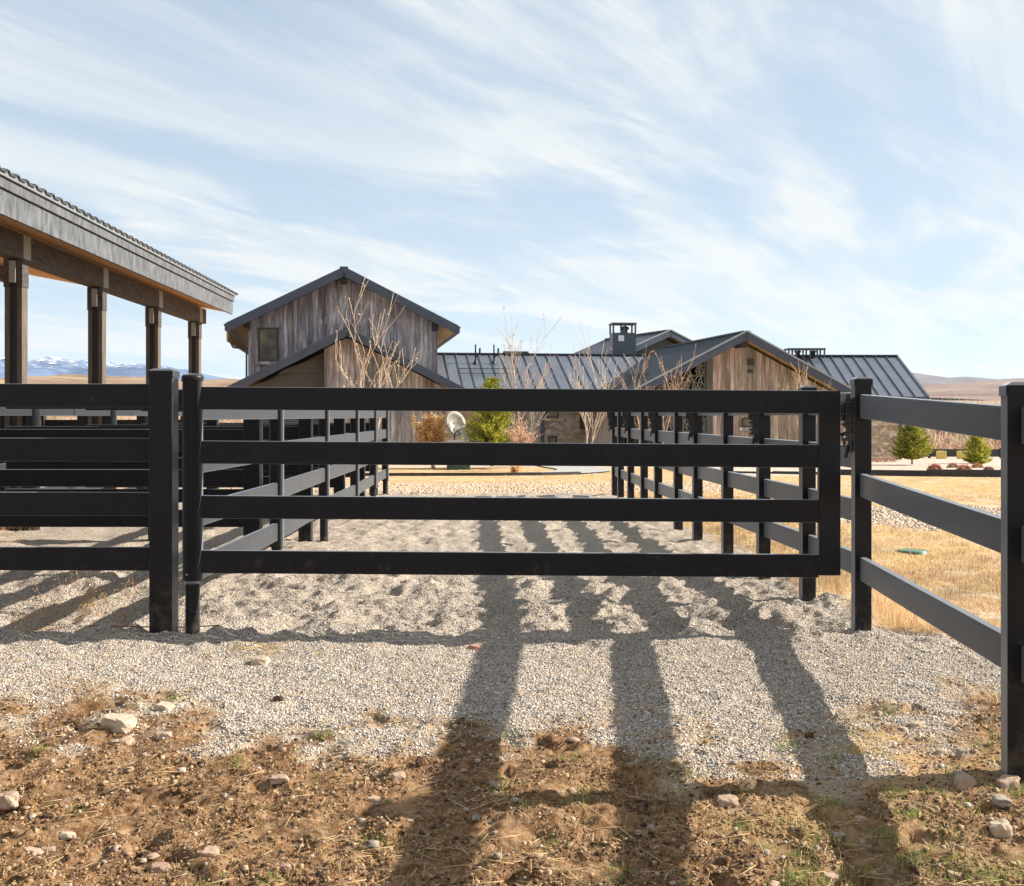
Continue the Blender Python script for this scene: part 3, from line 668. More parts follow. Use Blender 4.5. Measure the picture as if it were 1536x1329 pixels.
# ------------------------------------------------------------------ houses
def gable_roof(root, hw, zap, zev, y0, y1, pitch_sp=.46, th=.10, fas=.26, left=True, right=True, rmat='metal_roof', trim='trim', soff='yellow_wood', edge=False):
    """ridge along local y; slabs with standing seams, rake boards, eave boards and soffit"""
    sl_ = (zap-zev)/hw; nrm = math.hypot(1, sl_)
    for s, on in ((-1, left), (1, right)):
        if not on: continue
        m = MB()
        e = (s*hw, zev); a = (0, zap)
        vs = [(a[0], y0, a[1]), (e[0], y0, e[1]), (e[0], y1, e[1]), (a[0], y1, a[1])]
        vs += [(v[0], v[1], v[2]-th) for v in vs]
        fs = [(0,1,2,3),(7,6,5,4),(0,4,5,1),(1,5,6,2),(2,6,7,3)]
        m.add(vs, fs if s < 0 else fs)
        n = int((y1-y0)/pitch_sp)
        for k in range(n+1):
            yy_ = y0+.03+(y1-y0-.06)*k/n
            m.beam((a[0]+s*.05, yy_, a[1]-.05*sl_+.02), (e[0]-s*.01, yy_, e[1]+.02), .03, .06, up=(0,0,1))
        m.build('roof', M[rmat], root)
        # rake boards
        for yy_, o in ((y0, -.03), (y1, .03)):
            m = MB(); m.beam((s*.0, yy_+o, zap-fas/2+.0), (s*(hw+.02), yy_+o, zev-fas/2-.01), .06, fas, up=(0,0,1)); m.build('rake_board', M[trim], root)
        if edge:
            m = MB(); m.beam((s*.0, y0-.045, zap+.035), (s*(hw+.02), y0-.045, zev+.035), .09, .05, up=(0,0,1)); m.build('rake_edging', M['edge_trim'], root)  # light caught along the rake is put into the paler metal
        m = MB(); m.box(min(s*hw, s*(hw+.05)), max(s*hw, s*(hw+.05)), y0, y1, zev-.24, zev+.0); m.build('eave_board', M[trim], root)
        m = MB(); sx = s*(hw-.02)
        m.beam((s*.05, (y0+y1)/2, zap-th-.035-.05*sl_), (sx, (y0+y1)/2, zev-th-.035), (y1-y0)-.15, .03, up=(0,0,1)); m.build('soffit', M[soff], root)
    m = MB(); m.beam((0, y0-.02, zap+.02), (0, y1, zap+.02), .3, .05); m.build('ridge_cap', M[trim], root)
def planks(root, x0, x1, y, zb, ztop, material, w=.17, name='wall', tint=(1,1,1), var=.5):
    m = MB(); x = x0; 
    while x < x1-.01:
        ww = min(w*random.uniform(.75, 1.25), x1-x); d = random.uniform(0, .022)
        g = 1-random.random()*var; c = tuple(g*t*random.uniform(.94, 1.06) for t in tint)
        a, b = ztop(x), ztop(x+ww-.006)
        vs = [(x,y-d,zb),(x+ww-.006,y-d,zb),(x+ww-.006,y+.06,zb),(x,y+.06,zb),(x,y-d,a),(x+ww-.006,y-d,b),(x+ww-.006,y+.06,b),(x,y+.06,a)]
        m.add(vs, [(0,3,2,1),(4,5,6,7),(0,1,5,4),(1,2,6,5),(2,3,7,6),(3,0,4,7)], c)
        x += ww
    m.box(x0, x1, y+.061, y+.1, zb, min(ztop(x0), ztop(x1)), (.3,.3,.3))
    return m.build(name, M[material], root)
def window(root, x0, x1, z0, z1, y, sash=.06, mull=0):
    m = MB(); t = sash
    m.box(x0, x1, y-.05, y+.02, z1-t, z1); m.box(x0, x1, y-.05, y+.02, z0, z0+t); m.box(x0, x0+t, y-.05, y+.02, z0+t, z1-t); m.box(x1-t, x1, y-.05, y+.02, z0+t, z1-t)
    w = m.build('window', M['window_frame'], root)
    g = MB(); g.box(x0+t, x1-t, y-.024, y-.012, z0+t, z1-t); g = g.build('pane', M['glass'], None); g.parent = w
    s = MB(); s.box(x0-.1, x1+.1, y-.09, y-.02, z0-.12, z0-.003, (1.1,1.1,1.1)); s = s.build('sill', M['barn_grey'], None); s.parent = w
    return w

# tall barnwood house
Y1 = 42.0; gx = X(516, Y1); g1 = thing('barnwood_house', 'tall grey barnwood gable house with one small dark window, left of centre', 'house', (gx, Y1, -.4), R(8.5))
b0 = .4
za = 6.75+b0; ze = 4.64+b0; s1 = (za-ze)/4.22
planks(g1, -3.5, 3.5, 0, 0, lambda x: za-.16-abs(x)*s1-.08, 'barn_grey', tint=(.98, .99, 1.04))
m = MB(); m.box(-3.5, -3.42, .1, 11, 0, 4.9); m.box(3.42, 3.5, .1, 11, 0, 4.9); m.box(-3.42, 3.42, 10.9, 11, 0, 4.9); m.build('side_walls', M['barn_grey'], g1)
gable_roof(g1, 4.22, za, ze, -.75, 11.4, fas=.30)
window(g1, -3.14, -2.40, Z(543, Y1)+.4, Z(493, Y1)+.4, -.03)
m = MB(); m.beam((0, -.6, za-.42), (0, 0, za-.42), .2, .22); m.build('ridge_beam', M['dark_core'], g1)
m = MB(); m.box(-3.62, -3.44, -.5, 0, ze-.15, ze+.1); m.build('eave_beam', M['dark_core'], g1)
m = MB(); m.box(3.3, 3.5, -.5, 0, ze-.12, ze+.16); m.build('eave_beam', M['dark_core'], g1)
m = MB(); m.box(-4.22, -4.16, -.6, 11.2, ze-.62, ze-.24); m.build('eave_lining', M['yellow_wood'], g1)
m = MB(); m.tube((-4.15, -.5, ze-.5), (-4.0, -.45, ze-.83), .04, .04); m.tube((-4.0, -.45, ze-.83), (-3.5, -.2, ze-.87), .04, .04); m.tube((-3.55, -.1, ze-.87), (-3.55, -.1, .2), .04, .04); m.build('downpipe', M['trim'], g1)

# low gable in front
Y2 = 37.6; g2 = thing('low_gable_wing', 'low wing with dark gable roof in front of the tall barnwood house', 'house', (X(521, Y2), Y2, -.36), R(8.5))
za = Z(492, 36.8)+.36; ze = Z(592, 36.8)+.36; hw = 4.27; s2 = (za-ze)/hw
wt = lambda x: za-.2-abs(x)*s2-.06
xl = (487-521)/44.8
planks(g2, xl, 3.28, 0, 0, wt, 'barn_grey', tint=(1.0, .97, .94))
m = MB()
N = 4
for k in range(6):
    z0 = k*.62; z1 = z0+.61
    xa = -3.1
    if z0 > wt(xa): xa = -(za-.26-z0)/s2+.02
    for (p_, q_) in ((max(xa, -3.1), -1.9), (-1.893, xl)):
        top1 = min(z1, wt(p_)); top2 = min(z1, wt(q_))
        if q_ > p_ and top1 > z0: m.add([(p_,.55,z0),(q_,.55,z0),(q_,.6,z0),(p_,.6,z0),(p_,.55,top1),(q_,.55,top2),(q_,.6,top2),(p_,.6,top1)], [(0,3,2,1),(4,5,6,7),(0,1,5,4),(1,2,6,5),(2,3,7,6),(3,0,4,7)])
m.build('grey_panel_wall', M['panel'], g2)
m = MB(); m.add([(-3.1,.62,0),(xl,.62,0),(xl,.66,0),(-3.1,.66,0),(-3.1,.62,wt(-3.1)-.05),(xl,.62,wt(xl)-.05),(xl,.66,wt(xl)-.05),(-3.1,.66,wt(-3.1)-.05)], [(0,3,2,1),(4,5,6,7),(0,1,5,4),(1,2,6,5),(2,3,7,6),(3,0,4,7)])
m.box(xl, xl+.06, .1, .66, 0, wt(xl)-.1); m.box(3.2, 3.28, .1, 4.4, 0, wt(3.28)-.1); m.box(-3.14, -3.1, .55, 4.4, 0, wt(-3.1)-.1); m.build('side_walls', M['panel'], g2)
gable_roof(g2, hw, za, ze, -.65, 4.35, fas=.24)

# long stone house with standing-seam roof
Y3 = 44.2
g3 = thing('stone_house', 'long low stone house with dark standing-seam roof in the centre', 'house', (X(640, Y3), Y3+2.9, -.42), R(-81.5))
hw = 3.35; ze = Z(583, Y3)+.42; za = ze + hw*.46
L3 = 11.6
gable_roof(g3, hw, za, ze, 0, L3, pitch_sp=.47, fas=.2, soff='panel')
hw2 = 2.95
m = MB(); m.box(hw2-.3, hw2, .1, L3, 0, ze-.1); m.box(-hw2, -hw2+.3, .1, L3, 0, ze-.1); m.build('wall', M['stone'], g3)
def win3(pa, pb, ya, yb, fr=.06):
    a = (X(pa, Y3)-X(640, Y3))/.989; b = (X(pb, Y3)-X(640, Y3))/.989; za_ = Z(yb, Y3)+.42; zb_ = Z(ya, Y3)+.42
    m = MB(); m.box(hw2, hw2+.06, a, b, za_, zb_); w = m.build('window', M['window_frame'], g3)
    m = MB(); m.box(hw2+.061, hw2+.07, a+fr, b-fr, za_+fr, zb_-fr); p = m.build('pane', M['glass'], None); p.parent = w
    m = MB(); m.box(hw2, hw2+.1, a-.08, b+.08, za_-.12, za_-.002); p = m.build('sill', M['white_box'] if False else M['stone'], None); p.parent = w
win3(803, 822, 596, 627); win3(855, 880, 594, 644); win3(806, 820, 655, 672)
m = MB(); a = (X(797, Y3)-X(640, Y3))/.989; m.box(hw2+.02, hw2+.12, a-.05, a+.06, 0, ze-.2); m.build('downpipe', M['trim'], g3)
for q in (707, 735):
    a = (X(q, Y3+1.5)-X(640, Y3))/.989
    zz = ze+(hw-1.0)*.46; m = MB()
    m.tube((1.0, a, zz-.05), (1.0, a, zz+.8), .035, .03, 8); m.tube((1.0, a-.0, zz+.25), (1.0, a+.18, zz+.45), .03, .03, 6); m.tube((1.0, a+.18, zz+.4), (1.0, a+.18, zz+.65), .04, .04, 6)
    m.lathe([(.10, zz), (.07, zz+.12)], 10, 1.0, a); m.build('vent_pipe', M['hard'], g3)
m = MB(); a = (X(755, 47)-X(640, Y3))/.989; m.box(-.2, .2, a, a+1.05, za+.04, za+.12); m.build('ridge_vent', M['green_box'], g3)
for q in (1.05, 1.45):
    m = MB(); m.beam((hw-q*1.15, .9, ze+q*1.15*.46+.09), (hw-q*1.15, 3.4, ze+q*1.15*.46+.09), .03, .03); m.build('snow_bar', M['trim'], g3)

# brown gable, right of centre
Y4 = 40.0; g4 = thing('brown_gable_house', 'warm brown barnwood gable with lattice screen, right of centre', 'house', (X(1108, Y4), Y4, -.4), R(10))
za = Z(498, 39.3)+.4; hw = 4.8; ze = za-hw*.51; wt = lambda x: za-.22-abs(x)*.51-.06
planks(g4, -.98, 4.0, 0, 0, wt, 'barn_brown', tint=(1, .97, .92))
m = MB(); m.box(-1.22, -.99, -.08, .3, 0, wt(-1.2)-.02); m.build('corner_column', M['panel'], g4)
# lattice screen of crazed bars
m = MB(); x0, x1 = -2.75, -1.24; pts_ = {}
nxx, nzz = 10, 18
for i in range(nxx+1):
    for j in range(nzz+1):
        jx = random.uniform(-.05, .05) if 0 < i < nxx else 0
        pts_[i, j] = (x0+(x1-x0)*i/nxx+jx + (.07 if j % 2 else 0)*(0 < i < nxx), .05, .3+j*.20+random.uniform(-.06, .06))
for i in range(nxx+1):
    for j in range(nzz+1):
        for (di, dj) in ((1, 0), (0, 1), (1, 1) if j % 2 else (-1, 1)):
            b = pts_.get((i+di, j+dj)); a = pts_[i, j]
            if b and random.random() < .85 and max(a[2], b[2]) < wt(min(a[0], b[0]))-.05: m.beam(a, b, .03, .034, up=(0,-1,0))
m.box(x0-.06, x0, .0, .1, 0, wt(x0)-.05)
m.build('lattice_screen', M['dish'], g4)
m = MB(); m.box(x0-.9, -1.0, 1.6, 1.7, 0, wt(-1.2)-.5); m.build('porch_back_wall', M['panel'], g4)
for q_ in ((-4.05, -4.0, 1.2), (4.0, 4.08, .1)):
    m = MB(); m.box(q_[0], q_[1], q_[2], 8, 0, 1.95); m.build('side_wall', M['barn_brown'], g4)
for xq in (-3.95,): 
    m = MB(); m.box(xq-.1, xq+.1, -.1, .1, 0, 1.95); m.build('porch_post', M['dark_core'], g4)
gable_roof(g4, hw, za, ze, -.7, 8.2, fas=.26, edge=True)
m = MB(); m.beam((-.05, -.6, za-.42), (-.05, 0, za-.42), .3, .2); m.build('ridge_beam', M['dark_core'], g4)
window(g4, .1, .48, Z(641, Y4)+.4, Z(627, Y4)+.4, -.03, .04)
m = MB(); m.box(.32, .55, -.09, -.02, Z(548, Y4)+.4, Z(538, Y4)+.4); m.build('gable_vent', M['window_frame'], g4)
m = MB(); m.box(.33, .52, -.06, -.02, Z(559, Y4)+.4, Z(554, Y4)+.4); m.build('wall_lamp', M['window_frame'], g4)

# back gable and chimney
Y5 = 53.0; g5 = thing('back_gable_house', 'dark roofed gable peeking up behind, beside the metal chimney', 'house', (X(997, Y5), Y5, -.5), R(22))
za = Z(497, Y5)+.5; gable_roof(g5, 4.2, za, za-4.2*.42, -.5, 6, fas=.26, edge=True)
m = MB(); m.add([(-3.6, 0, 0), (3.6, 0, 0), (3.6, 0, za-1.9), (0, 0, za-.35), (-3.6, 0, za-1.9), (-3.6, 5.6, 0), (3.6, 5.6, 0), (3.6, 5.6, za-1.9), (0, 5.6, za-.35), (-3.6, 5.6, za-1.9)],
      [(0,1,2,3,4), (9,8,7,6,5), (1,6,7,2), (0,4,9,5)]); m.build('wall', M['panel'], g5)
Y6 = 51.0
def cage_top(root, w, d, z0, z1, t, n):
    m = MB()
    for i in range(n+1):
        x = -w/2+t/2+(w-t)*i/n
        for yy_ in (-d/2+t/2, d/2-t/2): m.box(x-t/2, x+t/2, yy_-t/2, yy_+t/2, z0, z1-t)
    m.box(-w/2-.02, w/2+.02, -d/2-.02, d/2+.02, z1-t, z1)
    return m.build('cage', M['chimney'], root)
ch = thing('chimney', 'square blue-grey metal chimney with open cage top above the roofs', 'chimney', (X(934, Y6), Y6, 2.6), R(6))
h0 = Z(500, Y6)-2.6; h1 = Z(485, Y6)-2.6
m = MB(); m.box(-.53, .53, -.4, .4, 0, h0); m.build('chimney_body', M['chimney'], ch)
cage_top(ch, 1.08, .82, h0, h1, .07, 2)
m = MB(); m.box(-.28, -.02, -.415, -.403, h0-.38, h0-.12); m.build('pale_plate', M['white_paint'], ch)
m = MB(); m.lathe([(.13, h0), (.13, h0+.16), (.2, h0+.18), (.2, h0+.26), (.05, h0+.34)], 12, .1, 0); m.build('flue', M['hard'], ch)

# right stone house
Y7 = 44.0
g7 = thing('stone_house', 'stone house end with dark standing-seam roof, right of the brown gable', 'house', (X(1180, Y7)-1.5, Y7+3.58, -.4), R(-90))
hw = 3.58; ze = Z(595, Y7)+.4; za = ze+hw*.5; L7 = 16.3-(X(1180, Y7)-1.5)
gable_roof(g7, hw, za, ze, 0, L7, pitch_sp=.46, fas=.2, soff='panel')
rx = X(1353, Y7)-(X(1180, Y7)-1.5)
m = MB(); m.box(hw-.35, hw-.05, 0, rx, 0, ze-.1); m.box(-hw+.3, hw-.35, rx-.3, rx, 0, ze-.1)
m.add([(hw-.35, rx-.3, ze-.1), (0, rx-.3, za-.2), (-hw+.3, rx-.3, ze-.1), (hw-.35, rx, ze-.1), (0, rx, za-.2), (-hw+.3, rx, ze-.1)], [(0,1,2), (5,4,3), (0,3,4,1), (1,4,5,2)])
m.build('wall', M['stone'], g7)
m = MB(); m.box(hw-.03, hw+.05, rx-.1, rx-.02, 0, ze-.2); m.build('downpipe', M['trim'], g7)
cc = thing('chimney', 'long low open metal chimney cage on the right roof ridge', 'chimney', (X(1207, 47.4), 47.4, za-.4-.1), 0)
cage_top(cc, 1.55, .7, 0, .40, .06, 5)
m = MB(); m.lathe([(.1, .0), (.1, .22), (.15, .24), (.15, .3)], 10, -.3, 0); m.lathe([(.1, .0), (.1, .22), (.15, .24), (.15, .3)], 10, .35, 0); m.build('flue', M['hard'], cc)

# blue house far right
g8 = thing('blue_house', 'small blue house with white windows, far off at the right edge', 'house', (X(1497, 110), 110, -3.2), R(-4))
m = MB(); m.box(-1.1, 7, 0, 6, 0, 4.2); m.build('wall', M['blue_wall'], g8)
m = MB(); m.add([(-1.5,-.4,4.2),(7.4,-.4,4.2),(7.4,6.4,4.2),(-1.5,6.4,4.2),(1.5,3,5.6),(5.5,3,5.6)], [(0,1,5,4),(1,2,5),(2,3,4,5),(3,0,4),(3,2,1,0)]); m.build('roof', M['grey_roof'], g8)
for (a, b, c, d) in ((-.35, .75, 2.4, 3.7), (2.2, 3.2, 2.4, 3.7)):
    m = MB(); m.box(a, b, -.06, -.002, c, d); w = m.build('window', M['white_paint'], g8)
    m = MB(); m.box(a+.2, b-.2, -.08, -.062, c+.2, d-.2); p = m.build('pane', M['glass'], None); p.parent = w
m = MB(); m.add([(-.9,-.9,1.5),(.3,-.9,2.3),(1.5,-.9,1.5),(-.9,0,1.5),(.3,0,2.3),(1.5,0,1.5)], [(0,2,1),(0,1,4,3),(1,2,5,4),(0,3,5,2)]); m.build('porch_roof', M['white_paint'], g8)
for q in (-.8, 1.3):
    m = MB(); m.box(q, q+.14, -.85, -.71, 0, 1.5); m.build('porch_post', M['white_paint'], g8)

# ------------------------------------------------------------------ garden things by the houses
d_ = 33.5; dish = thing('satellite_dish', 'pale satellite dish standing behind the fence beside the house corner', 'satellite dish', (X(684, d_), d_, -.27))
m = MB(); pr_ = [(.0, 0), (.14, .012), (.26, .05), (.35, .1)]
vs = [(0,0,0)]; fs = []
n = 20
for (r_, z_) in pr_[1:]:
    for k in range(n): an = 2*math.pi*k/n; vs.append((r_*math.cos(an), r_*math.sin(an)*1.08, z_))
for k in range(n): fs.append((0, 1+k, 1+(k+1) % n))
for j in range(2):
    for k in range(n): fs.append((1+j*n+k, 1+(j+1)*n+k, 1+(j+1)*n+(k+1) % n, 1+j*n+(k+1) % n))
m.add(vs, fs, smooth=True); o = m.build('reflector', M['dish'], dish); o.location = (-.05, .05, 1.33); o.rotation_euler = (R(72), 0, R(38)); sm = o.modifiers.new('t', 'SOLIDIFY'); sm.thickness = .012
m = MB(); m.tube((0, .05, 1.1), (.42, -.35, 1.30), .018, .018); m.box(.36, .5, -.42, -.3, 1.26, 1.38); m.build('feed_arm', M['dish'], dish)
m = MB(); m.tube((-.05, .12, 0), (-.05, .12, 1.3), .03, .03, 8); m.build('mast', M['trim'], dish)
ac = thing('utility_cabinet', 'pale boxy cabinet with slatted front beneath the satellite dish', 'utility box', (X(688, 33), 33, -.26))
m = MB(); m.box(-.26, .28, -.25, .25, 0, .80); m.build('cabinet_body', M['white_box'], ac, .02)
m = MB()
for k in range(11): m.box(-.22+k*.042, -.2+k*.042, -.27, -.252, .1, .72)
m.build('slats', M['trim'], ac)
m = MB(); m.box(-.3, .32, -.29, .29, .80, .85); m.build('cabinet_top', M['white_box'], ac, .01)
m = MB(); m.box(.05, .25, .3, .4, .0, 1.18); m.build('back_post', M['white_box'], ac, .01)
ub = thing('utility_box', 'low dark green utility box on the ground near the conifer', 'utility box', (X(688, 32), 32, -.24))
m = MB(); m.box(-.33, .33, -.2, .2, 0, .20); m.build('box_body', M['green_box'], ub, .02)
m = MB(); m.box(-.36, .36, -.23, .23, .2, .25); m.build('box_lid', M['green_box'], ub, .02)
gx, gy, gz = ground_at(1369, 827); vl = thing('valve_lid', 'flat green valve box lid in the dry grass right of the fence', 'lid', (gx, gy, gz+.005))
m = MB(); m.lathe([(.13, -.05), (.13, .004), (.12, .008)], 28); m.build('lid', M['green_lid'], vl)
m = MB(); m.lathe([(.145, -.05), (.145, .0), (.132, .0)], 28); m.build('rim', M['green_box'], vl)
ed = thing('garden_edging', 'long black edging board along the gravel bed at the right', 'edging', (X(1160, 28), 28, -.15))
e_pts = [(X(1080, 29.5), 29.5), (X(1160, 28.6), 28.6), (X(1260, 27.6), 27.6), (X(1390, 26.6), 26.6), (X(1500, 26.0), 26.0), (X(1620, 25.7), 25.7)]
for i, (A, B) in enumerate(zip(e_pts[:-1], e_pts[1:])):
    m = MB(); za_ = bz(*A); zb_ = bz(*B); h_ = [.05, .07, .14, .17, .18][i]; m.beam((A[0], A[1], za_+h_/2-.03), (B[0], B[1], zb_+h_/2-.03), .05, h_+.06); m.build('edging_board', M['edging'], ed, 0, True)
# planter boxes
for i, q in enumerate((1412, 1443)):
    pb = thing('planter_box', 'small pale yellow planter box beyond the gravel bed, %s of the two' % ('left' if i == 0 else 'right'), 'planter', (X(q, 46), 46, bz(X(q, 46), 46)), 0, 'yellow planter boxes')
    m = MB(); m.box(-.16, .16, -.16, .16, 0, .32); m.build('box', simple('pale_yellow_paint', (.55, .45, .13), .7), pb, .01) if i == 0 else pb
    if i == 1:
        m.build('box', bpy.data.materials['pale_yellow_paint'], pb, .01)
fb = thing('low_rail_wall', 'low dark board wall beyond the right gravel bed', 'wall', (X(1390, 47), 47, -.5))
m = MB(); m.box(0, 4.4, 0, .1, .1, .42); m.build('boards', M['edging'], fb)
for q in (0.1, 1.6, 3.1, 4.25):
    m = MB(); m.box(q-.06, q+.06, -.04, -.002, 0, .46); m.build('stake', M['edging'], fb)

# path
def ribbon(name, pts, material, lift):
    from mathutils import geometry
    vs = []; P = [Vector(p[:2]) for p in pts]; W = [p[2] for p in pts]
    dense = []
    for i in range(len(P)-1):
        for t in np.linspace(0, 1, 8, endpoint=False):
            p0 = P[max(i-1, 0)]; p1 = P[i]; p2 = P[i+1]; p3 = P[min(i+2, len(P)-1)]
            q = .5*((2*p1)+(-p0+p2)*t+(2*p0-5*p1+4*p2-p3)*t*t+(-p0+3*p1-3*p2+p3)*t**3)
            dense.append((q, W[i]*(1-t)+W[i+1]*t))
    m = MB(); L = []
    for i, (q, w) in enumerate(dense):
        d = (dense[min(i+1, len(dense)-1)][0]-dense[max(i-1, 0)][0]).normalized(); s = Vector((-d.y, d.x))
        for k in (-1, -.33, .33, 1):
            a = q+s*w/2*k; L.append((a.x, a.y, hz(a.x, a.y)+lift))
    n = len(dense)
    m.add(L, [(i*4+j, i*4+j+1, i*4+j+5, i*4+j+4) for i in range(n-1) for j in range(3)], smooth=True)
    return m.build(name, material)
pth = ribbon('path', [(-9, 27.6, .8), (-4, 27.3, .8), (-1, 27.5, .9), (.9, 28.2, 1.2), (1.8, 30, 1.5), (2.0, 32, 1.5), (1.6, 35, 1.5), (1.2, 40, 1.4)], M['path'], .03)
structure(pth)
pe = thing('path_edging', 'thin dark steel edging along the near side of the curved path', 'edging', (-2, 26.8, -.12))
m = MB()
for a, b in zip([(-5, 26.75), (-2.5, 26.85), (-.6, 27.0), (.7, 27.3)], [(-2.5, 26.85), (-.6, 27.0), (.7, 27.3), (1.7, 27.9)]):
    m.beam((*a, bz(*a)+.03), (*b, bz(*b)+.03), .04, .09)
m.build('edging_strip', M['edging'], pe, 0, True)

# ------------------------------------------------------------------ trees and shrubs
def grow_branch(m, lm, p, d, L, r, depth, spread, leafp, leafc, col, up=.25, kids=(2, 3), ls=.03, minr=.004):
    seg = 4; q = Vector(p)
    pts_ = [q.copy()]
    for k in range(seg):
        d = (d + Vector((random.gauss(0, .10), random.gauss(0, .10), up*.25))).normalized()
        q2 = q + d*L/seg
        m.tube(q, q2, max(minr, r*(1-.16*k)), max(minr, r*(1-.16*(k+1))), 5 if r > .02 else 4, col, cap=False)
        q = q2; pts_.append(q.copy())
        if depth > 0 and k >= 1:
            for _ in range(random.randint(*kids)):
                a = random.uniform(0, 6.28); sd = Vector((math.cos(a), math.sin(a), 0)); nd_ = (d*(1-spread)+sd*spread+Vector((0,0,.15))).normalized()
                grow_branch(m, lm, q, nd_, L*random.uniform(.42, .66), r*.5, depth-1, spread, leafp, leafc, col, up, kids, ls, minr)
        if depth <= 1 and random.random() < leafp:
            for _ in range(2):
                o = q + Vector([random.gauss(0, .03) for _ in range(3)]); u = Vector([random.gauss(0, 1) for _ in range(3)]).normalized(); w = u.orthogonal().normalized()
                s_ = ls*random.uniform(.6, 1.4); c = random.choice(leafc)
                lm.add([o-u*s_, o-w*s_*.6, o+u*s_, o+w*s_*.6], [(0,1,2,3)], tuple(x_*random.uniform(.8, 1.15) for x_ in c))
def bare_tree(px, d, top, base_z, stems, label, leafp=.25, leafc=((.50,.30,.14),), spread=.42, fan=.12, col=(1,1,1), r=.035, depth=2, kids=(1, 2), name='bare_tree', group='bare young trees', ls=.03, cat='tree', minr=.006):
    x = X(px, d); t = thing(name, label, cat, (x, d, base_z), random.uniform(0, 1), group)
    H = Z(top, d)-base_z; m = MB(); lm = MB()
    for s in range(stems):
        a = random.uniform(0, 6.28); f = fan*random.uniform(.3, 1.3) if stems > 1 else fan*.3
        h = H*(1 if s == 0 else random.uniform(.6, .95))
        grow_branch(m, lm, (random.gauss(0, .04), random.gauss(0, .04), -.05), Vector((math.cos(a)*f, math.sin(a)*f, 1)).normalized(), h*.66, r*(1 if s == 0 else .7), depth, spread, leafp, leafc, col, kids=kids, ls=ls, minr=minr)
    m.build('branches', M['bark'], t)
    if lm.v: lm.build('leaves', M['leafy'], t)
    return t
L_OR = ((.62,.33,.13), (.55,.28,.12), (.70,.45,.22)); L_RED = ((.45,.16,.10), (.55,.27,.18), (.38,.13,.08))
random.seed(21)
bare_tree(548, 30, 468, -.2, 4, 'pale multi-stem aspen with bare spreading twigs before the barnwood house', .35, ((.62,.45,.25),), .40, .20, (1.3,1.25,1.2), .026, 2, (1, 2), ls=.03, minr=.006)
bare_tree(777, 33, 492, -.25, 4, 'slender bare tree just right of the conifer, before the stone house', .3, L_RED+((.6,.4,.3),), .33, .05, (1.15,1.15,1.1), .022, 2, (1, 2), ls=.03)
bare_tree(884, 35, 530, -.3, 4, 'bare pale multi-stem tree in front of the stone house window', .12, ((.6,.45,.35),), .32, .10, (1.3,1.3,1.25), .028, 2, (1, 2))
bare_tree(962, 36, 534, -.3, 3, 'bare tree with rusty leaves left of the lattice screen, left of its pair', .5, L_RED, .34, .09, (1.15,1.05,.9), .024, 2, (1, 2), ls=.035)
bare_tree(990, 37, 538, -.3, 3, 'bare tree with rusty leaves close to the lattice screen, right of its pair', .5, L_RED, .34, .09, (1.15,1.05,.9), .024, 2, (1, 2), ls=.035)
bare_tree(1212, 36, 548, -.3, 4, 'thin twiggy tree whose tips show above the right end of the gate', .15, L_OR, .36, .16, (1.1,1,.9), .03, 2, (1, 2))
bare_tree(650, 33, 628, -.25, 7, 'small shrub full of orange leaves against the barnwood wall', 1, ((.75,.42,.14), (.66,.34,.10), (.80,.55,.25)), .4, .30, (1,.9,.8), .02, 2, (2, 3), 'orange_shrub', None, .045, 'shrub')
bare_tree(778, 31, 632, -.25, 5, 'low pinkish-brown shrub at the foot of the slender bare tree', .8, ((.66,.42,.30), (.6,.35,.22)), .4, .22, (1,.9,.85), .015, 2, (2, 2), 'leafy_shrub', None, .03, 'shrub')
bare_tree(774, 29, 694, -.2, 8, 'tiny orange dry clump on the gravel bed beyond the alley', .9, ((.66,.34,.12),), .4, .4, (1,.8,.6), .008, 1, (2, 2), 'dry_clump', None, .02, 'shrub')
def conifer(px, d, top, base_y, w_px, label, cols, dens=1.0):
    x = X(px, d); bz_ = Z(base_y, d); H = Z(top, d)-bz_; rad = w_px/2*d/F
    t = thing('conifer', label, 'tree', (x, d, bz_), 0, 'young conifers')
    m = MB(); m.tube((0,0,-.1), (0,0,H*.95), .05*H/2.2, .008, 8); m.build('trunk', M['bark_dark'], t)
    lm = MB(); nlev = int(26*dens)
    for k in range(nlev):
        f = k/nlev; z = H*(.05+.93*f); rr = rad*(1-f)**.8*random.uniform(.85, 1.1)+.04
        for j in range(int(12*(1-f*.6))):
            a = random.uniform(0, 6.28); L = rr*random.uniform(.72, 1.12); up = random.uniform(.05, .4)+f*.5
            nseg = max(4, int(L/.06))
            for s in range(nseg):
                u = (s+1)/nseg; c0 = Vector((math.cos(a)*L*u, math.sin(a)*L*u, z+L*u*up*u))
                side = Vector((-math.sin(a), math.cos(a), 0)); out = Vector((math.cos(a), math.sin(a), .35))
                for sg in (-1, 0, 1, 2):
                    wd = .045*(1-u*.4)+.02; e = out*random.uniform(.06, .11)+side*(sg if sg < 2 else random.uniform(-1,1))*random.uniform(.05, .10)+Vector((0,0,random.uniform(-.02,.07)))
                    q = e.cross(Vector([random.gauss(0,1) for _ in range(3)])).normalized()*wd*.28
                    c = random.choice(cols); g = random.uniform(.75, 1.2)
                    lm.add([c0-q, c0+q, c0+e+q*.3, c0+e-q*.3], [(0,1,2,3)], tuple(v*g for v in c))
    lm.build('crown', M['leafy'], t)
CC = ((.25,.27,.04), (.38,.38,.055), (.13,.16,.028), (.50,.46,.07)); C2 = ((.47,.44,.06), (.58,.55,.10), (.22,.26,.04))
random.seed(5)
conifer(738, 33, 566, 694, 92, 'dense spruce in the middle of the view, before the stone house', C2, 1.9)
conifer(1368, 37, 633, 692, 58, 'rounded dark green spruce at the corner of the right stone house', CC, 1.5)
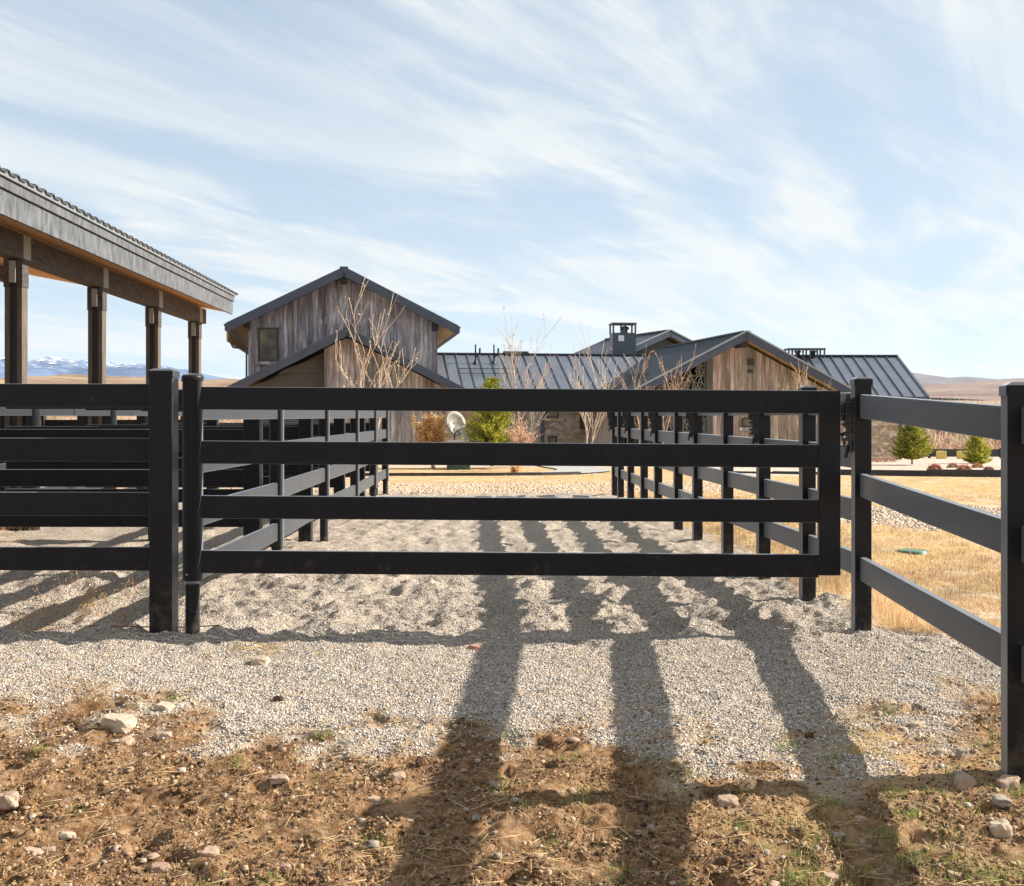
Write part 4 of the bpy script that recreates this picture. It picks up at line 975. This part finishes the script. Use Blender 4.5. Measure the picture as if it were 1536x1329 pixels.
conifer(1465, 39, 650, 698, 36, 'smaller thin yellow-green spruce near the far blue house', C2, 1.1)
def mound(px, d, py, w, label, cols, name='round_shrub', group='rust red shrubs in the gravel bed', hr=.7, n=700):
    x = X(px, d); z = bz(x, d); r = w/2*d/F
    t = thing(name, label, 'shrub', (x, d, z), 0, group); lm = MB()
    for _ in range(n):
        v = Vector([random.gauss(0,1) for _ in range(3)]).normalized(); v.z = abs(v.z); rr = r*random.uniform(.55, 1.08)
        p = Vector((v.x*rr, v.y*rr, v.z*rr*hr*1.3)); e = v*r*.16+Vector([random.gauss(0, r*.08) for _ in range(3)]); q = e.orthogonal().normalized()*r*.04
        c = random.choice(cols); g = random.uniform(.7, 1.2); lm.add([p-q, p+q, p+e+q, p+e-q], [(0,1,2,3)], tuple(a*g for a in c))
    lm.build('foliage', M['leafy'], t)
    m = MB(); m.tube((0,0,-.05), (0,0,r*.6), r*.08, r*.03); m.build('stem', M['bark_dark'], t)
RC = ((.34,.10,.05), (.44,.15,.07), (.26,.08,.05)); DC = ((.16,.07,.06), (.22,.10,.08))
mound(1402, 32, 698, 18, 'rust red round shrub, leftmost in the right gravel bed', RC)
mound(1429, 34, 696, 15, 'dusky red shrub touching a brighter one behind, right gravel bed', ((.30,.12,.09),(.38,.17,.13)))
mound(1446, 31, 700, 19, 'rust red shrub in front of the middle pair, right gravel bed', RC)
mound(1466, 34, 694, 15, 'orange-brown shrub at the foot of the thin yellow-green spruce', ((.48,.22,.08),(.40,.16,.06)))
mound(1483, 31, 701, 14, 'dark maroon shrub nearest the near right post', DC)
for i, q in enumerate((1090, 1030, 1072)):
    mound(q, 33+i, 700, 16, 'flat dark red shrub in the bed seen through the right pen fence, %s' % ('right one', 'left one', 'middle one')[i], RC, hr=.3, group='low shrubs beyond the pen fence')
for i, (q, d) in enumerate(((1310, 41.5), (1322, 41), (1335, 41.6), (1290, 42))):
    mound(q, d, 690, 16, 'dry reddish bush at the foot of the right stone wall, %s from the left' % ('second', 'third', 'last', 'first')[i], ((.42,.24,.17),(.5,.33,.24)), n=350, group='dry bushes at the stone wall')
# far scrub: too many to count
n = 2600; y = RNG.uniform(60, 170, n); x = np.where(RNG.random(n) < .45, RNG.uniform(-75, -8, n)*y/110, RNG.uniform(34, 70, n)*y/110)
def scrub(name, x, y, h, cols, label, cat, m=9, wd=.16):
    n = len(x); k = np.repeat(np.arange(n), m); hh = h[k]
    pos = np.stack([x[k]+RNG.normal(0, 1, n*m)*hh*.35, y[k]+RNG.normal(0, 1, n*m)*hh*.3, height(x[k], y[k])+RNG.random(n*m)*hh*.6], 1)
    cl = cols[RNG.integers(0, len(cols), n)][k]*RNG.uniform(.75, 1.2, (n*m, 1))
    return stuff(scatter(name, blade_v, blade_f, pos, np.stack([hh*wd, hh*.5, hh*.5], 1), RNG.random(n*m)*6.28, cl, M['leafy'], tilt=RNG.uniform(-.9, .5, n*m)), label, cat)
scrub('far_scrub', x, y, RNG.uniform(.4, 1.6, n), np.array([(.46,.28,.20), (.55,.38,.26), (.40,.20,.14), (.50,.40,.28), (.30,.26,.14)]), 'reddish brown scrub over the far fields', 'scrub', 26, .07)
n = 240; y = RNG.uniform(75, 130, n); x = y*RNG.uniform(.36, .46, n)
scrub('far_willows', x, y, RNG.uniform(2.0, 4.2, n), np.array([(.52,.42,.34), (.60,.48,.36), (.42,.34,.28)]), 'grey-tan leafless brush behind the right spruces', 'brush', 170, .022)
n = 500; y = RNG.uniform(31, 60, n); x = RNG.uniform(-24, -5.5, n)*y/40
scrub('red_scrub', x, y, RNG.uniform(.3, .8, n), np.array([(.52,.24,.18), (.60,.34,.26), (.5,.3,.2)]), 'red twiggy scrub beyond the shed stalls', 'scrub', 45, .05)
for i, (q, d) in enumerate(((66, 120), (80, 124))):
    mound(q, d, 630, 9, 'small dark green far tree seen under the shed rails, %s' % ('left one', 'right one')[i], ((.07,.12,.04),(.10,.16,.05)), 'far_tree', 'small far green trees', 1.1, 300)
# weeds in front of the left fence
def weed(px, py, hpx, label, wide=.3):
    gx, gy, gz = ground_at(px, py); H = hpx*gy/F
    t = thing('dry_weed', label, 'weed', (gx, gy, gz), 0, 'dry weeds by the left fence'); m = MB(); lm = MB()
    for s in range(6):
        a = random.uniform(0, 6.28); f = wide*random.uniform(.4, 1.6)
        grow_branch(m, lm, (random.gauss(0,.01), random.gauss(0,.01), -.01), Vector((math.cos(a)*f, math.sin(a)*f, 1)).normalized(), H*random.uniform(.5, 1), .0017, 1, .5, .8, ((.50,.30,.12), (.60,.40,.20), (.42,.22,.10)), (1,.75,.5), kids=(1, 1), ls=.006, minr=.0009)
    m.build('stalks', M['bark'], t); lm.build('dry_leaves', M['leafy'], t)
random.seed(9)
weed(40, 950, 52, 'dry brown weed, leftmost by the left fence, low on the gravel', .8)
weed(75, 938, 70, 'taller dry weed near the left fence, second from the left', .6)
weed(150, 925, 75, 'wispy dry weed halfway along the left fence', .5)
weed(182, 935, 60, 'low bushy dry weed left of the square post', .8)
weed(20, 830, 60, 'dry weed at the left edge behind the lowest rail', .8)
weed(118, 935, 45, 'small dry weed between the taller ones by the left fence', .6)
weed(1203, 893, 30, 'small dry weed at the foot of the second right pen post', .8)

wr = thing('rusty_wire', 'thin rusty wire lying on the gravel past the two left gate posts', 'wire', (0, 6.6, 0), 0)
m = MB(); pw = [ground_at(q, p) for q, p in ((40, 941), (90, 939), (140, 941), (200, 943), (250, 944), (290, 943), (330, 945))]
for a, b in zip(pw[:-1], pw[1:]): m.tube((a[0], a[1], a[2]+.012), (b[0], b[1], b[2]+.012), .004, .004, 6)
m.build('strand', simple('rust', (.20, .10, .05), .8), wr, 0, True)

# ------------------------------------------------------------------ hills and mountains
def ridge(name, d, prof, depth, material, rough, x_ext=None, zb=None, seed=0, rows=26):
    px = np.array([p[0] for p in prof], float); py = np.array([p[1] for p in prof], float)
    cols = 260; xs_ = np.linspace(px[0], px[-1], cols); top = EYE-(np.interp(xs_, px, py)-HY)*d/F
    gx = []; gz = []; gy = []
    for r_ in range(rows+1):
        t = r_/rows                       # 0 foot in front, 1 crest ... then back slope
        yy_ = d - depth*(1-t)
        X_ = (xs_-CX)*d/F
        f = t**.8
        n_ = fbm(X_/depth*6+seed, np.full(cols, yy_)/depth*5, seed+2, 5)-.5
        rid = np.abs(fbm(X_/depth*9+seed, np.full(cols, yy_)/depth*2.5, seed+5, 4)-.5)
        z_ = zb + (top-zb)*f - (rid*.9+n_*0)*(top-zb)*rough*math.sin(math.pi*min(1, t*1.0))*1.6 + (n_*rough*.5)*(top-zb)*(.25+t)*(1 if t < 1 else .35)
        gx.append(X_); gy.append(np.full(cols, yy_)); gz.append(z_)
    gx.append(gx[-1]); gy.append(np.full(cols, d+depth*.6)); gz.append(np.full(cols, zb-5))
    gx = np.array(gx); gy = np.array(gy); gz = np.array(gz)
    return structure(grid_mesh(name, gx, gy, gz, np.ones(gx.shape+(3,)), material))
def hill_mat(name, stops, sc, snow=None):
    m, n, l, b = mat(name); tc = nd(n, 'ShaderNodeTexCoord')
    no = nd(n, 'ShaderNodeTexNoise', i_Scale=sc, i_Detail=9.0, i_Roughness=.65); l.new(tc.outputs['Object'], no.inputs['Vector'])
    r = ramp(n, stops); l.new(no.outputs[0], r.inputs[0]); out = r.outputs[0]
    if snow:
        sx_ = nd(n, 'ShaderNodeSeparateXYZ'); l.new(tc.outputs['Object'], sx_.inputs[0])
        mr = nd(n, 'ShaderNodeMapRange'); mr.inputs[1].default_value = snow[0]; mr.inputs[2].default_value = snow[1]; mr.inputs[3].default_value = -.22; mr.inputs[4].default_value = .07; l.new(sx_.outputs[2], mr.inputs[0])
        n2 = nd(n, 'ShaderNodeTexNoise', i_Scale=sc*6, i_Detail=10.0, i_Roughness=.75); l.new(tc.outputs['Object'], n2.inputs['Vector'])
        ad = nd(n, 'ShaderNodeMath', operation='ADD'); l.new(mr.outputs[0], ad.inputs[0]); l.new(n2.outputs[0], ad.inputs[1])
        rs = ramp(n, [(.53, (0,0,0)), (.62, (1,1,1))]); l.new(ad.outputs[0], rs.inputs[0])
        mx = nd(n, 'ShaderNodeMix', data_type='RGBA'); l.new(rs.outputs[0], mx.inputs[0]); l.new(out, mx.inputs[6]); mx.inputs[7].default_value = (.85,.87,.9,1); out = mx.outputs[2]
    l.new(out, b.inputs['Base Color']); b.inputs['Roughness'].default_value = 1; b.inputs['Specular IOR Level'].default_value = 0
    return m
ridge('mountains', 5000, [(-900,560),(-400,545),(-120,540),(-30,530),(0,534),(40,541),(73,535),(90,537),(112,542),(133,538),(150,537),(161,539),(173,547),(194,544),(215,546),(241,548),(262,551),(281,553),(300,558),(312,562),(337,567),(360,571),(420,574),(520,578),(700,585)], 1500,
      hill_mat('haze_blue_mountain', [(.42, (.02,.055,.14)), (.56, (.10,.16,.29))], .004, (90, 270)), .16, zb=50, seed=3)  # blue of the distant air is put into the slope colour
ridge('brown_hills', 1500, [(-900,575),(-300,570),(0,572),(45,570),(70,564),(100,561),(135,563),(160,564),(225,566),(260,570),(312,569),(345,568),(380,571),(500,580),(640,590)], 600,
      hill_mat('dry_brown_hill', [(.38, (.15,.09,.065)), (.5, (.27,.18,.12)), (.62, (.34,.26,.13))], .012), .12, zb=15, seed=11)
ridge('right_far_hills', 4200, [(1100,585),(1300,556),(1360,557),(1373,561),(1407,567),(1451,565),(1495,569),(1536,567),(1700,560),(2100,556),(2500,575)], 1200,
      hill_mat('haze_violet_hill', [(.38, (.08,.08,.10)), (.62, (.17,.145,.15))], .004), .10, zb=45, seed=19)  # violet of the haze is painted into the hill colour
ridge('right_near_hills', 1700, [(1150,592),(1300,584),(1385,577),(1430,575),(1480,572),(1536,569),(1700,562),(2100,566),(2500,590)], 800,
      hill_mat('tan_near_hill', [(.38, (.16,.11,.10)), (.62, (.30,.22,.18))], .01), .10, zb=14, seed=27)

# ------------------------------------------------------------------ air
m = bpy.data.materials.new('haze'); m.use_nodes = True; nt = m.node_tree; nt.nodes.clear()
o_ = nt.nodes.new('ShaderNodeOutputMaterial'); v_ = nt.nodes.new('ShaderNodeVolumePrincipled')
v_.inputs['Color'].default_value = (.72, .85, 1, 1); v_.inputs['Density'].default_value = .00006; v_.inputs['Anisotropy'].default_value = .2
nt.links.new(v_.outputs[0], o_.inputs['Volume'])
hb = MB(); hb.box(-4600, 4600, -60, 7500, -8, 400); hb = hb.build('haze', m); stuff(hb, 'thin pale blue air over the far hills', 'haze')

# ------------------------------------------------------------------ light and sky
az_dir = Vector((1, .13, 0)).normalized(); el = R(32)
sun_dir = Vector((az_dir.x*math.cos(el), az_dir.y*math.cos(el), math.sin(el)))
sd = bpy.data.lights.new('sun', 'SUN'); sd.energy = 5.0; sd.angle = R(.5); sd.color = (1, .93, .82)
so = bpy.data.objects.new('sun', sd); C.objects.link(so); so.rotation_euler = (-sun_dir).to_track_quat('-Z', 'Y').to_euler(); so.location = (20, 5, 20)
w = bpy.data.worlds.new('World'); S.world = w; w.use_nodes = True; n = w.node_tree.nodes; l = w.node_tree.links; n.clear()
out = n.new('ShaderNodeOutputWorld'); bg = n.new('ShaderNodeBackground'); bg.inputs[1].default_value = .14
sky = n.new('ShaderNodeTexSky'); sky.sky_type = 'NISHITA'; sky.sun_disc = False; sky.sun_elevation = el
sky.sun_rotation = math.atan2(sun_dir.x, sun_dir.y); sky.air_density = 1.0; sky.dust_density = .6; sky.ozone_density = 1.2; sky.altitude = 2000
tc = n.new('ShaderNodeTexCoord'); sep = n.new('ShaderNodeSeparateXYZ'); l.new(tc.outputs['Generated'], sep.inputs[0])
def mth(op, a, b=None, clamp=False):
    x = n.new('ShaderNodeMath'); x.operation = op; x.use_clamp = clamp
    for i, q in enumerate((a, b)):
        if q is None: continue
        if isinstance(q, (int, float)): x.inputs[i].default_value = q
        else: l.new(q, x.inputs[i])
    return x.outputs[0]
zz = mth('ADD', mth('MAXIMUM', sep.outputs[2], 0.0), .10)
u = mth('DIVIDE', sep.outputs[0], zz); v = mth('DIVIDE', sep.outputs[1], zz)
cmb = n.new('ShaderNodeCombineXYZ'); l.new(u, cmb.inputs[0]); l.new(v, cmb.inputs[1])
def cloud(rot, sx, sy, scale, detail, lo, hi, dist=.0, off=0, ro=.6):
    mp = n.new('ShaderNodeMapping'); mp.vector_type = 'TEXTURE'; mp.inputs['Rotation'].default_value = (0, 0, rot); mp.inputs['Scale'].default_value = (sx, sy, 1); mp.inputs['Location'].default_value = (off, off*.7, 0); l.new(cmb.outputs[0], mp.inputs[0])
    no = n.new('ShaderNodeTexNoise'); no.inputs['Scale'].default_value = scale; no.inputs['Detail'].default_value = detail; no.inputs['Roughness'].default_value = ro; no.inputs['Distortion'].default_value = dist; l.new(mp.outputs[0], no.inputs['Vector'])
    mr = n.new('ShaderNodeMapRange'); mr.interpolation_type = 'SMOOTHSTEP'; mr.inputs[1].default_value = lo; mr.inputs[2].default_value = hi; l.new(no.outputs[0], mr.inputs[0]); return mr.outputs[0]
RT_ = -math.atan(.75)
a = cloud(RT_, 1, 3.2, 1.5, 8, .40, .62, .6, 3.0, .58)
b = cloud(RT_+.12, 1, 5.0, 4.0, 9, .42, .68, .9, 11.0, .66)
c = cloud(RT_-.5, 1.5, 1.5, .55, 3, .30, .62, .2, 5.0)
cov = mth('ADD', mth('MULTIPLY', a, .80), mth('MULTIPLY', mth('MULTIPLY', b, .6), mth('ADD', a, .25)), True)
cov = mth('MULTIPLY', cov, mth('ADD', mth('MULTIPLY', c, .70), .45), True)
cov = mth('ADD', mth('MULTIPLY', cov, .88), .36, True)
# clear air just above the horizon on the left
mix = n.new('ShaderNodeMix'); mix.data_type = 'RGBA'; l.new(cov, mix.inputs[0]); 
dv_ = n.new('ShaderNodeVectorMath'); dv_.operation = 'MULTIPLY_ADD'; dv_.inputs[1].default_value = (.40, .235, .175); dv_.inputs[2].default_value = (1, 1, 1); l.new(sky.outputs[0], dv_.inputs[0])
dq_ = n.new('ShaderNodeVectorMath'); dq_.operation = 'DIVIDE'; l.new(sky.outputs[0], dq_.inputs[0]); l.new(dv_.outputs[0], dq_.inputs[1])
l.new(dq_.outputs[0], mix.inputs[6]); mix.inputs[7].default_value = (2.82, 2.96, 3.03, 1)
l.new(mix.outputs[2], bg.inputs[0]); l.new(bg.outputs[0], out.inputs[0])

# ------------------------------------------------------------------ camera
cd = bpy.data.cameras.new('camera'); cam = bpy.data.objects.new('camera', cd); C.objects.link(cam); S.camera = cam
cam.location = (0, 0, EYE); cam.rotation_euler = (R(90), 0, 0); cd.sensor_width = 36; cd.lens = F/1536*36; cd.shift_y = -(664.5-HY)/1536; cd.clip_end = 20000; cd.clip_start = .05
S.render.engine = 'CYCLES'; S.render.resolution_x = 1024; S.render.resolution_y = 886
S.view_settings.view_transform = 'Standard'; S.view_settings.look = 'None'; S.view_settings.gamma = 1; S.view_settings.exposure = 1.1
S.cycles.volume_bounces = 1
